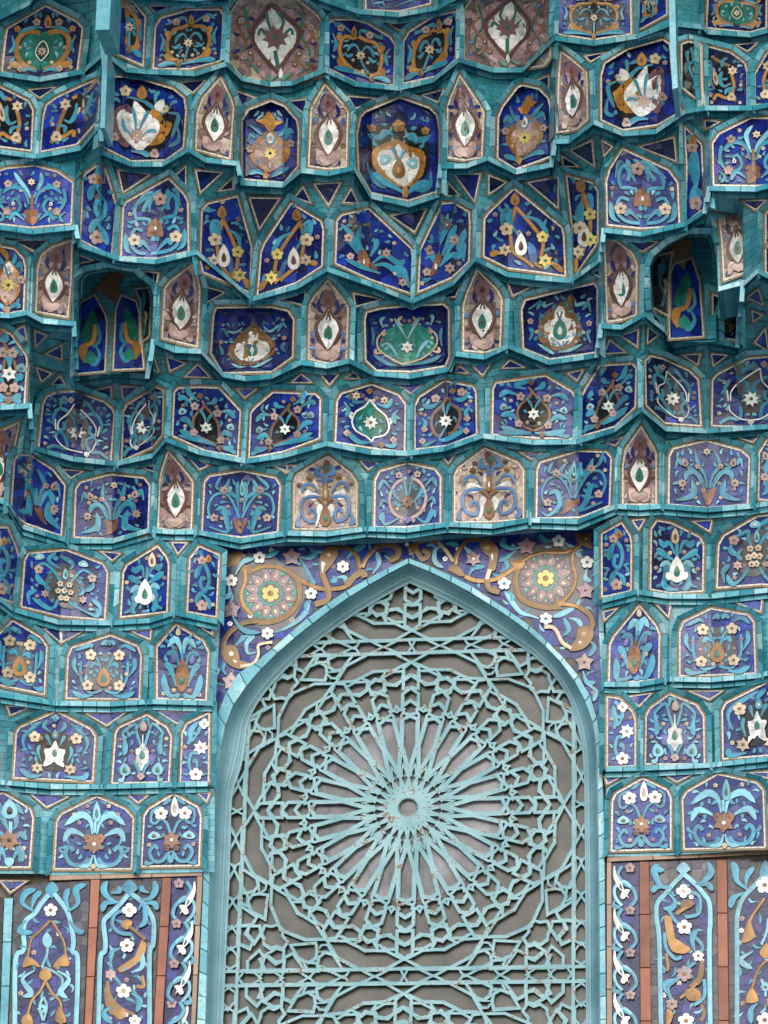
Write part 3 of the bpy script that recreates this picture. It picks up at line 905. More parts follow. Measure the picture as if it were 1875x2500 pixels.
def border(name, outer_in, outer_out, Yf, off, mat, parent, seg=16):
    """a thin line of little tiles between two matching outlines"""
    V = []; Fc = []; mi = []
    n = len(outer_in)
    for i in range(n):
        j = (i+1) % n
        a, b, c, d = outer_in[i], outer_in[j], outer_out[j], outer_out[i]
        L = math.dist(a, b); k = max(1, int(round(L/seg)))
        for z in range(k):
            g = .5/max(L, 1)
            t0 = z/k+g; t1 = (z+1)/k-g
            if t1 <= t0: t0, t1 = z/k, (z+1)/k
            qs = [(a[0]+(b[0]-a[0])*t0, a[1]+(b[1]-a[1])*t0), (a[0]+(b[0]-a[0])*t1, a[1]+(b[1]-a[1])*t1),
                  (d[0]+(c[0]-d[0])*t1, d[1]+(c[1]-d[1])*t1), (d[0]+(c[0]-d[0])*t0, d[1]+(c[1]-d[1])*t0)]
            b0 = len(V); jz = random.uniform(-.0008, .0008)
            for q in qs: V.append(P(q[0], q[1], Yf(*q)+off+jz))
            for q in qs: V.append(P(q[0], q[1], Yf(*q)+.004))
            Fc += [(b0, b0+1, b0+2, b0+3)] + [(b0+x, b0+4+x, b0+4+(x+1) % 4, b0+(x+1) % 4) for x in range(4)]
    return mesh_obj(name, V, Fc, [mat], parent, kind='stuff')

def brick(name, qs, offs, Yf, mat, parent, back=.02, bevel=1.0):
    """one glazed tile: four picture corners, own depth at each, bevelled edge"""
    cx = sum(q[0] for q in qs)/4; cy = sum(q[1] for q in qs)/4
    V = []
    for q, o in zip(qs, offs):
        dx, dy = cx-q[0], cy-q[1]; L = math.hypot(dx, dy) or 1; k = min(.3, bevel*1.4/L)
        x, y = q[0]+dx*k, q[1]+dy*k
        V.append(P(x, y, Yf(*q)+o-.004))
    for q, o in zip(qs, offs): V.append(P(q[0], q[1], Yf(*q)+o))
    for q, o in zip(qs, offs): V.append(P(q[0], q[1], Yf(*q)+o+back))
    Fc = [(0, 1, 2, 3)]
    for r_ in (0, 4):
        for x in range(4): Fc.append((r_+x, r_+4+x, r_+4+(x+1) % 4, r_+(x+1) % 4))
    return mesh_obj(name, V, Fc, [mat], parent)

def clean(poly):
    out = []
    for q in poly:
        if not out or math.dist(q, out[-1]) > 3: out.append(q)
    if math.dist(out[0], out[-1]) < 3: out.pop()
    if area(out) > 0: out = out[::-1]   # clockwise in the picture turned into one sense
    return out
HOLES = {}
ROWNAME = {0: 'topmost tier', 1: 'sixth tier up', 2: 'fifth tier up', 3: 'fourth tier up',
           4: 'third tier up', 5: 'second tier up', 6: 'first tier over window',
           7: 'top row', 8: 'second row', 9: 'third row', 10: 'lowest row'}
ORD = ['first', 'second', 'third', 'fourth', 'fifth', 'sixth', 'seventh', 'eighth', 'ninth', 'tenth', 'eleventh', 'twelfth', 'thirteenth', 'fourteenth', 'fifteenth']
def build_cell(row, motif, pal, poly, label, opts):
    poly = clean(poly)
    deep = opts.get('deep', 0); flip = opts.get('flip', 1)
    name = 'muqarnas_niche'
    T0 = thing(name, label, 'niche', None, 'tiled niches of the vault')
    xs = [q[0] for q in poly]; ys = [q[1] for q in poly]
    x0, x1, y0, y1 = min(xs), max(xs), min(ys), max(ys)
    base = lambda x, y: sheetY(row, x, y)
    if opts.get('free'):
        H4 = P(1001, 925, -.36)[2]; Yfree = onz(1800, 703, H4)
        base = lambda x, y: Yfree-max(0, 690-y)*.0004
        q = [(1753, 712), (1764, 704), (1824, 692), (1848, 664), (1856, 560), (1850, 520), (1812, 505), (1750, 478)]
        V = [P(*z, Yfree+.012-max(0, 690-z[1])*.0004) for z in q]; m = len(V); V += [(v_[0], v_[1]+.35, v_[2]) for v_ in V]
        mesh_obj('casing', V, [tuple(range(m))]+[(i, (i+1) % m, m+(i+1) % m, m+i) for i in range(m)], [MAT['tealfill']], T0)
        for a, b in (((1753, 712), (1790, 702)), ((1790, 702), (1824, 694)), ((1824, 694), (1850, 666))):
            brick('tile', [(a[0], a[1]-12), (b[0], b[1]-12), b, a], (-.03,)*4, base, MAT['teallight'], T0, back=.06)
    # bottom chain of the outline: points in the lower part
    ymid = y0+(y1-y0)*.55
    bot = sorted([q for q in poly if q[1] > ymid], key=lambda q: q[0])
    bx = [q[0] for q in bot]; by = [q[1] for q in bot]
    ht = [q for q in poly if q[1] <= y0+1]
    H = (sum(by)/len(by))-y0
    folds = [q[0] for q in bot[1:-1] if x0+14 < q[0] < x1-14][:2]
    if not folds and row <= 6 and x1-x0 > 50: folds = []
    if deep:
        inner = offset(poly, -opts.get('inset', 16))
        HOLES.setdefault(row, []).append(offset(poly, 6))
        Yf = lambda x, y: base(x, y)+deep
        # side walls of the hollow
        n = len(poly); V = []; Fc = []; T = []
        A = resample_closed(poly, 22); B = []
        for i, q in enumerate(poly):
            pass
        # matching resample
        B = []
        for i in range(n):
            a, b = poly[i], poly[(i+1) % n]; c, d = inner[i], inner[(i+1) % n]
            L = math.dist(a, b); k = max(1, int(round(L/22)))
            for j in range(k): B.append((c[0]+(d[0]-c[0])*j/k, c[1]+(d[1]-c[1])*j/k))
        m = len(A)
        for i in range(m):
            j = (i+1) % m
            for s in range(2):
                qa = [(A[i], s/2), (A[j], s/2), (A[j], (s+1)/2), (A[i], (s+1)/2)]
                b0 = len(V)
                for (idx, tt) in ((i, s/2), (j, s/2), (j, (s+1)/2), (i, (s+1)/2)):
                    a, b = A[idx], B[idx]; x = a[0]+(b[0]-a[0])*tt; y = a[1]+(b[1]-a[1])*tt
                    V.append(P(x, y, base(*a)*(1-tt)+Yf(*b)*tt+random.uniform(-.0005, .0005)))
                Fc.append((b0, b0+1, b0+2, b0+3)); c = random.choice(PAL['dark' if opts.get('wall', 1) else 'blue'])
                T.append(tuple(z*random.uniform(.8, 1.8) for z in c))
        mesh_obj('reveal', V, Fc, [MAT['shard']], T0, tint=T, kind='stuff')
        panel = inner
        if len(inner) < 3 or area(inner)*area(poly) < 0: panel = poly
    else:
        Yf = lambda x, y: base(x, y)-.006
        panel = poly
    bpal = opts.get('pal2')
    backing = resample_closed(offset(panel, 3), 20)
    # grout bed, its own fine grid so that it follows the fold
    V = []; Fc = []
    px0, px1 = min(q[0] for q in panel), max(q[0] for q in panel); py0, py1 = min(q[1] for q in panel), max(q[1] for q in panel)
    step = 11
    nxg = int((px1-px0)/step)+1; nyg = int((py1-py0)/step)+1
    for i in range(nxg+1):
        for j in range(nyg+1):
            x = px0+(px1-px0)*i/nxg; y = py0+(py1-py0)*j/nyg
            V.append(P(x, y, Yf(x, y)+.0045))
    big = offset(panel, 5)
    for i in range(nxg):
        for j in range(nyg):
            cx = px0+(px1-px0)*(i+.5)/nxg; cy = py0+(py1-py0)*(j+.5)/nyg
            if inside(big, cx, cy):
                a = i*(nyg+1)+j; Fc.append((a, a+nyg+1, a+nyg+2, a+1))
    if Fc: mesh_obj('grout_bed', V, Fc, [MAT['grout']], T0)
    shards('mosaic_ground', panel, pal, Yf, T0, size=opts.get('size', 27), folds=folds)
    # ornament
    if opts.get('orn', 1):
        def ybot(x): return lin(bx, by, x) if len(bx) > 1 else by[0]
        pyt = y0
        left_at = {}
        def span(y):
            hit = []
            for i in range(len(panel)):
                a, b = panel[i-1], panel[i]
                if (a[1] > y) != (b[1] > y): hit.append(a[0]+(b[0]-a[0])*(y-a[1])/(b[1]-a[1]))
            return (min(hit), max(hit)) if len(hit) > 1 else (px0, px1)
        Hh = (sum(by)/len(by)-(opts.get('inset', 16) if deep else 0))-py0
        lowl, lowr = span(py0+Hh*.8)
        axis = opts.get('axis', 0)
        def mp(u, v):
            xm = (lowl+lowr)/2+axis*(lowr-lowl)/2
            x = xm+(u*(1-abs(axis)) if u*axis >= 0 else u*(1+abs(axis)*0))*(lowr-lowl)/2
            y = ybot(x)-(opts.get('inset', 16) if deep else 0)-v*Hh
            l, r_ = span(max(py0+4, min(y, py1-4)))
            k = (r_-l)/max(1, lowr-lowl); k = min(1.02, k)
            mid = (l+r_)/2
            x = mid+(x-xm)*k*.97+(xm-mid)*k*0
            return (x, y)
        place(motif, T0, mp, Hh*opts.get('osc', 1), Yf, flip=flip, folds=folds)
        if motif != 'sidefacet': fill_in(motif, T0, mp, Hh, Yf, int(x0*7+y0))
    # border lines
    p1, p2, p3, p4 = offset(poly, .6), offset(poly, 4.6), offset(poly, 5.4), offset(poly, 9.2)
    Yb = lambda x, y: base(x, y)
    border('white_border', p1, p2, Yb, -.011, MAT['wline'], T0)
    border('ochre_border', p3, p4, Yb, -.010, MAT['oline'], T0, seg=20)
    # rail of glazed tiles, left, right and over the top
    ri, rm, ro = offset(poly, 9.8), offset(poly, 16), offset(poly, 9.8+opts.get('rail', 12.5))
    n = len(poly)
    for i in range(n):
        j = (i+1) % n
        a, b, c, d = ri[i], ri[j], ro[j], ro[i]
        ex, ey = poly[j][0]-poly[i][0], poly[j][1]-poly[i][1]; L = math.hypot(ex, ey)
        ox, oy = (c[0]+d[0]-a[0]-b[0])/2, (c[1]+d[1]-a[1]-b[1])/2; OL = math.hypot(ox, oy) or 1
        if oy/OL > .55 : continue
        k = max(1, int(round(L/random.uniform(26, 36)))); cuts = [0]+[z/k+random.uniform(-.1, .1)/k for z in range(1, k)]+[1]
        side = abs(ox/OL) > .6
        for z in range(k):
            g = .35/max(L, 1); t0, t1 = cuts[z]+g, cuts[z+1]-g
            qs = [(a[0]+(b[0]-a[0])*t0, a[1]+(b[1]-a[1])*t0), (a[0]+(b[0]-a[0])*t1, a[1]+(b[1]-a[1])*t1),
                  (d[0]+(c[0]-d[0])*t1, d[1]+(c[1]-d[1])*t1), (d[0]+(c[0]-d[0])*t0, d[1]+(c[1]-d[1])*t0)]
            rr = random.uniform(-.0015, .0015)
            crest = -.034 if row < 11 else -.012
            brick('tile', qs, (-.012+rr, -.012+rr, crest+rr, crest+rr), base, MAT['teal' if random.random() < .7 else 'teallight'], T0, back=.03)
    return T0

def tri_panel(row, poly, parent):
    poly = clean(poly)
    base = lambda x, y: sheetY(row, x, y)
    xs = [q[0] for q in poly]
    ob = bpy.data.objects.new('spandrel', None); col.objects.link(ob); ob.parent = parent; ob.empty_display_size = .05
    shards('mosaic_ground', poly, 'dark' if row < 5 else 'mix', lambda x, y: base(x, y)-.011, ob, size=26)
    border('white_border', offset(poly, .6), offset(poly, 3.8), base, -.014, MAT['wline'], ob)
    border('ochre_border', offset(poly, 4.4), offset(poly, 7.6), base, -.013, MAT['oline'], ob)

# ------------------------------------------------------------------ the niches: row | drawing | colours | outline | options
CELLS = """
0|plainblue|blue|b 700,-90 1062,-90 1062,15 885,60 700,50|
1|greenmed|dark|a 18,410 38,230 48,170 265,42 440,130 470,165 465,220 440,410 235,450|
1|goldheart|blue|a 665,300 668,60 690,5 770,20 835,100 830,200 822,370|axis=-.8
1|goldheart|blue|a 893,390 905,160 935,110 1100,62 1270,62 1285,90 1275,345 1100,392|
1|purple|mauve|b -97,340 -77,70 -30,0 60,-30 290,0 400,85 432,130 432,430 310,470 145,492 0,460|size=22
1|goldheart|blue|b 472,385 485,140 510,120 620,120 700,140 830,220 858,260 850,485 640,470|
1|goldheart|blue|b 915,475 920,240 950,190 1090,100 1210,75 1215,130 1210,340 1100,435|
1|purple|mauve|c -93,335 -93,60 -50,0 40,-40 330,-40 400,0 392,330 360,372 260,388 70,398|size=22
1|goldheart|blue|c 440,190 448,0 452,-60 850,-60 858,0 862,190 650,222|
1|goldheart|blue|c 915,165 920,-40 930,-60 1065,-60 1068,80|axis=.6
1|greenmed|dark|c 1310,155 1318,-20 1340,-80 1645,-80 1642,155 1550,180|
2|goldrope|dark|a -60,835 -60,480 0,510 60,540 160,590 185,640 175,865 0,842|flip=-1
2|goldrope|blue|a 240,870 255,680 275,610 330,570 480,500 555,470 572,490 562,690 440,830|
2|whiteleaf|blue|a 590,840 620,560 640,450 720,450 800,460 1000,520 1060,570 1070,640 1055,850 955,920 760,925|deep=.03 inset=3
2|spike|mauve|a 1140,860 1150,650 1180,570 1275,460 1330,570 1345,620 1325,910|
2|goldniche|blue|b -15,1030 -15,700 20,640 145,590 220,620 290,700 300,760 295,960 220,1050|deep=.06 inset=6
2|spike|mauve|b 370,955 385,640 400,600 460,500 560,610 585,650 575,960 475,970|
2|bigmed|blue|b 660,990 650,780 670,680 700,650 890,570 1060,630 1100,670 1115,760 1110,1100 940,1155 730,1110|deep=.05 inset=7
2|spike|mauve|b 1170,905 1175,620 1190,570 1240,450 1340,600 1370,650 1360,905 1270,920|
2|goldniche|blue|c 100,910 105,680 130,620 215,510 240,500 330,520 380,570 392,620 400,900 200,972|deep=.06 inset=6
2|spike|mauve|c 445,760 455,450 465,310 520,350 600,420 605,470 608,690 550,740|
2|whiteleaf|blue|c 700,690 700,440 720,370 850,290 1050,235 1085,260 1095,400 1110,560 1150,640 1020,715 820,745|deep=.03 inset=3 flip=-1
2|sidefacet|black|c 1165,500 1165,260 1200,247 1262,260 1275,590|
2|goldrope|dark|c 1300,608 1285,500 1283,268 1440,310 1520,370 1532,420 1532,610|flip=-1
2|goldrope|blue|c 1590,600 1590,430 1659,310 1740,270 1740,590|
3|dolphins|mix|a -40,1285 -40,1010 40,980 200,965 330,1000 415,1060 405,1290 180,1310|
3|scroll|blue|a 472,1385 485,1050 500,1010 590,945 625,1050 665,1190 640,1470|
3|bell|blue,lav|a 706,1480 720,1200 735,1175 975,1040 1060,1130 1080,1170 1085,1450 910,1490|
3|goldgrid|blue|a 1180,1570 1165,1500 1175,1220 1205,1185 1370,1145 1450,1430 1438,1682|
3|goldgrid|blue|b 75,1702 95,1460 115,1410 265,1185 430,1285 442,1330 435,1535 290,1630|flip=-1
3|bluebouquet|blue|b 525,1520 535,1280 560,1250 710,1215 950,1440 958,1480 950,1690 720,1610|
3|bluebouquet|blue,dark|b 1005,1680 1015,1450 1140,1185 1200,1180 1285,1230 1290,1300 1285,1510 1190,1600|
3|goldgrid|blue|c 20,1480 25,1270 45,1240 190,1100 460,1320 470,1360 480,1590 350,1570 155,1545|
3|goldgrid|blue|c 540,1590 530,1300 500,1025 640,1065 668,1110 668,1400|
3|bell|blue,lav|c 735,1295 730,1050 750,980 820,870 1080,990 1130,1060 1140,1300 930,1315|
3|scroll|blue|c 1190,1275 1195,950 1182,745 1268,840 1275,1000 1300,1190|
3|dolphins|blue|c 1350,1065 1345,830 1380,780 1560,690 1659,690 1800,720 1800,1055 1590,1068|
4|goldniche|mix|d -40,378 -40,-60 0,10 80,25 130,80 140,130 130,370 50,385|
4|spike|mauve|d 215,375 225,130 245,60 300,15 410,-22 405,200 385,405|
4|spike|mauve|d 945,530 960,250 990,210 1110,120 1135,180 1150,250 1135,575|
4|whitetulip|mix|e -195,620 -180,400 -165,365 0,362 150,362 240,382 272,430 265,640 150,722 -130,730|deep=.06 inset=9
4|spike|mauve|e 370,650 375,350 400,300 475,210 560,320 585,360 575,655 485,675|
4|greentulip|blue|e 700,660 695,430 705,390 780,370 940,355 1140,345 1168,370 1170,640 1150,690 955,722 760,715|deep=.06 inset=9
4|spike|mauve|e 1265,600 1265,350 1285,280 1340,150 1450,260 1475,310 1465,590 1380,610|
4|whitetulip|blue|f 250,590 240,370 260,320 400,285 540,250 650,225 665,250 665,610 400,650|deep=.05 inset=7
4|spike|mauve|f 735,432 728,200 720,-35 780,-20 870,50 893,110 890,395 820,420|
4|spike|mauve|f 1410,190 1400,-20 1372,-235 1500,-200 1555,-130 1570,130|free=1
4|nichepanel|blue|f 1345,530 1345,290 1372,300 1475,388 1475,540|deep=.08 inset=5 flip=-1
4|goldniche|blue|f 1652,150 1652,-180 1700,-230 1800,-230 1800,150|
5|heartflower|mix|d -40,905 -40,470 0,490 60,520 145,640 150,670 135,910|
5|chain|blue,lav|d 230,1170 255,920 275,880 330,855 430,850 600,910 645,950 655,980 635,1240 430,1225|
5|chain|blue,dark|d 710,1235 720,960 740,925 860,850 900,825 940,840 935,1090 880,1160|
5|heartflower|blue|d 1003,1095 1015,850 1035,830 1170,825 1265,830 1385,960 1370,1210 1190,1180|
5|heartflower|blue|e 25,1220 35,970 60,940 160,855 400,865 425,890 420,1110 215,1185|
5|greenheart|blue,lav|e 525,1130 535,900 560,860 730,810 880,870 918,920 912,1185 735,1165|
5|blackheart|blue|e 985,1170 985,930 1010,880 1150,790 1310,820 1325,850 1330,1085 1165,1150|
5|heartflower|blue,lav|f 70,1085 75,830 90,800 370,760 520,850 535,880 530,1110 320,1105|
5|heartflower|blue|f 580,1095 590,870 610,830 690,700 870,690 890,710 885,930 770,1040|
5|chain|dark,blue|f 960,920 955,670 980,645 1050,660 1200,730 1250,780 1265,1035 1065,1020|
5|chain|lav,blue|f 1340,1035 1345,780 1370,750 1540,660 1659,650 1780,680 1780,1030 1550,1040|
6|spike|mauve|d -60,1430 -60,1110 0,1080 105,1030 70,1200 18,1459|
6|vase|blue|d 70,1535 90,1245 110,1215 175,1220 300,1300 370,1390 348,1670 150,1600|axis=-.1
6|vase|lav,blue|d 435,1680 445,1410 470,1375 640,1330 830,1350 860,1390 850,1660 650,1690|
6|spike|mauve|d 920,1630 930,1370 940,1310 975,1200 1090,1340 1110,1370 1100,1635 1010,1640|
6|vaseround|blue|d 1175,1650 1190,1370 1215,1340 1400,1310 1590,1350 1615,1390 1600,1650 1395,1680|
6|pink|rose|e 285,1630 285,1370 300,1330 475,1225 600,1320 635,1370 635,1615 480,1635|size=20
6|roundel|mix|e 750,1620 755,1360 780,1310 935,1265 1090,1300 1120,1340 1120,1600 935,1620|
6|pink|rose|e 1215,1590 1215,1330 1235,1290 1385,1180 1570,1260 1600,1300 1600,1575 1410,1590|size=20
6|vaseround|lav,blue|f 325,1570 330,1300 345,1260 560,1195 720,1200 745,1230 735,1500 570,1565|
6|spike|mauve|f 825,1490 825,1280 840,1180 925,1060 985,1160 1005,1200 1005,1490|
6|vase|blue,lav|f 1090,1490 1095,1220 1115,1180 1300,1135 1500,1190 1545,1230 1535,1490 1310,1510|
6|vase|blue|f 1610,1460 1615,1200 1659,1130 1780,1100 1780,1480|
7|scroll|blue|g -60,585 -60,240 0,215 40,215 85,320 100,370 70,635|
7|radial|blue,lav|g 130,660 150,400 170,365 380,345 590,425 615,470 600,735 350,715|
7|lily|blue|g 705,720 720,470 740,430 910,325 955,380 970,420 960,690|
7|scroll|blue|g 1090,690 1105,390 1155,325 1262,372 1245,718|
7|scroll|blue|i 705,602 703,250 810,190 855,260 862,300 860,570|
7|lily|dark,lav|i 985,560 990,220 1020,175 1100,190 1260,270 1280,310 1275,570 1090,580|
7|radial|lav,blue|i 1370,550 1380,310 1410,260 1600,150 1780,130 1780,540 1620,530|
8|five|mix|g -40,1100 -20,850 75,755 230,850 265,900 250,1165 10,1115|
8|five|lav,mix|g 390,1190 400,960 420,910 640,840 790,900 810,950 800,1195|
8|redpalm|lav|g 915,1190 915,900 1020,780 1170,870 1200,930 1185,1200|
8|redpalm|mix|i 745,1105 750,890 775,840 915,670 1005,780 1025,830 1020,1080|
8|five|lav|i 1155,1060 1155,810 1175,760 1330,685 1540,720 1570,760 1580,1045 1330,1055|
9|whitelily|lav|g 85,1650 100,1400 120,1370 325,1280 520,1380 545,1420 530,1670|
9|tallpalm|lav|g 655,1680 675,1400 695,1370 850,1300 960,1370 985,1420 970,1675|
9|scrollflowers|lav|g 1050,1675 1060,1400 1085,1350 1205,1290 1200,1675|
9|scrollflowers|lav|i 735,1588 735,1195 800,1205 870,1280 885,1330 885,1580|
9|tallpalm|lav|i 955,1570 960,1300 980,1260 1090,1180 1240,1240 1280,1300 1285,1570|
9|whitelily|lav|i 1405,1540 1400,1270 1420,1230 1659,1110 1790,1080 1790,1510|
10|lilyblue2|blue|j -60,745 -60,340 20,330 170,420 185,470 165,745|
10|palmette|lav|j 320,755 335,490 360,450 560,350 720,420 765,470 755,755|
10|twin|lav|j 825,740 840,460 865,420 1005,335 1140,410 1155,460 1145,735|
10|twin|mix|l 760,650 765,370 785,330 935,245 1070,310 1090,350 1090,640|
10|palmette|lav|l 1180,640 1170,360 1195,320 1370,220 1590,270 1625,310 1635,630|
"""
TRIS = """
1|a 870,38 965,38 905,72
2|a 175,522 310,508 230,560
2|a 1050,480 1180,468 1115,530
2|a 1375,535 1470,568 1400,602
2|b 260,590 345,580 335,650
2|b 600,562 740,572 635,622
2|b 1030,552 1140,525 1110,585
1|b 835,142 950,132 893,172
2|c 320,470 385,445 385,510
2|c 1485,262 1590,250 1540,290
2|c 610,328 715,306 632,350
3|a 690,990 860,1012 715,1105
3|a 1020,1020 1070,972 1070,1060
3|a 1140,992 1275,1002 1162,1105
3|a 1275,1100 1345,1035 1345,1088
3|a 1452,1152 1610,1152 1502,1315
3|b 292,1140 330,1092 370,1168
3|b 405,1070 540,1062 478,1178
3|b 572,1168 610,1102 640,1168
3|b 850,1250 1038,1212 975,1335
3|b 1172,1065 1225,1125 1172,1128
3|b 1215,1012 1350,1012 1320,1155
3|b 1412,1022 1498,1056 1412,1115
3|c 525,872 635,822 648,952
3|c 702,822 750,850 712,895
3|c 472,912 555,960 480,958
3|c 280,1060 440,1032 440,1195
3|c 925,850 1110,802 1122,925
3|c 1300,702 1370,706 1302,738
4|a 95,1395 280,1392 200,1450
4|a 460,1482 528,1506 458,1518
4|d 820,150 910,162 903,208
4|d 1188,242 1290,272 1192,325
4|e 210,310 340,272 332,338
4|e 630,282 775,310 640,345
4|e 1080,300 1240,220 1210,290
4|f 160,218 285,236 185,282
4|f 645,152 688,142 688,178
4|c 842,1392 1010,1402 930,1450
4|c 1515,1166 1640,1162 1588,1208
5|d 100,492 135,472 150,538
5|d 208,502 262,522 208,576
5|d 275,626 352,584 352,652
5|d 218,712 290,742 242,778
5|d 308,800 345,762 368,798
5|d 548,842 638,822 638,876
5|d 708,822 790,822 716,882
5|d 890,655 912,722 858,702
5|d 972,652 1062,682 988,718
5|d 1080,755 1145,694 1206,758
5|d 1378,832 1476,832 1416,872
5|e 275,788 320,748 372,788
5|e 442,747 528,747 485,796
5|e 588,764 625,738 652,764
5|e 882,802 1018,797 955,848
5|e 1218,730 1240,703 1276,733
5|e 1322,697 1408,687 1370,742
5|e 1490,705 1530,668 1605,703
5|f 508,741 582,723 553,772
5|f 718,619 746,554 826,614
5|f 818,521 902,493 898,576
5|f 970,482 1018,516 966,556
5|f 1178,636 1262,632 1248,682
5|f 1338,632 1412,637 1346,687
6|d 372,1300 472,1306 410,1338
6|d 822,1281 888,1276 884,1300
6|d 1092,1222 1198,1270 1155,1288
6|d 1580,1266 1655,1268 1655,1296
6|e 172,1276 278,1276 235,1308
6|e 668,1246 758,1256 710,1288
6|e 1152,1226 1198,1217 1172,1252
6|f 232,1196 348,1196 290,1228
6|f 732,1140 808,1112 775,1148
6|f 1500,1112 1608,1092 1570,1130
7|g 592,351 688,361 650,392
7|g 1002,301 1073,301 1030,352
7|i 882,171 938,166 910,212
7|i 1232,176 1328,171 1318,222
8|g 266,796 343,792 348,866
8|g 362,814 486,802 362,864
8|g 772,811 868,802 864,848
8|g 1172,791 1224,796 1224,818
8|i 712,700 778,682 716,736
8|i 1022,657 1088,661 1080,716
8|i 1482,642 1618,622 1612,688
9|g 48,1246 158,1251 62,1288
9|g 505,1286 716,1281 618,1346
9|g 924,1276 1118,1276 1025,1336
9|i 852,1191 976,1172 910,1236
9|i 1212,1157 1386,1157 1320,1197
10|j 188,331 386,345 270,398
10|j 752,336 848,336 800,372
10|j 1152,326 1206,331 1193,362
10|l 726,236 788,236 732,262
10|l 1084,226 1216,216 1130,252
10|l 1562,206 1655,206 1655,230
5|f 1548,300 1600,262 1625,335
5|f 1572,385 1620,402 1578,432
5|f 1590,560 1640,490 1655,600
11|j 10,835 145,835 60,890
"""
cells = []
for ln in CELLS.strip().split('\n'):
    r_, mo, pa, ol, op = ln.split('|')
    o = {}
    for z in op.split():
        k_, v_ = z.split('='); o[k_] = float(v_) if '.' in v_ or k_ in ('inset', 'size') else int(v_)
    pp = pts(ol)
    cells.append([int(r_), mo, pa.split(',') if ',' in pa else pa, pp, o])
bucket = {}
for c in cells:
    cx = sum(q[0] for q in c[3])/len(c[3])
    side = '' if c[0] <= 6 else ('L' if cx < 1000 else 'R')
    bucket.setdefault((c[0], side), []).append((cx, c))
for (row, side), L in bucket.items():
    L.sort(key=lambda z: z[0], reverse=(side == 'L'))
    for i, (cx, c) in enumerate(L):
        if side: lab = f"{DESC[c[1]]}, {ORD[i]} out, {ROWNAME[row]} {'left' if side == 'L' else 'right'} of window"
        else: lab = f"{DESC[c[1]]}, {ORD[i]} from left, {ROWNAME[row]}"
        build_cell(row, c[1], c[2], c[3], lab, c[4])

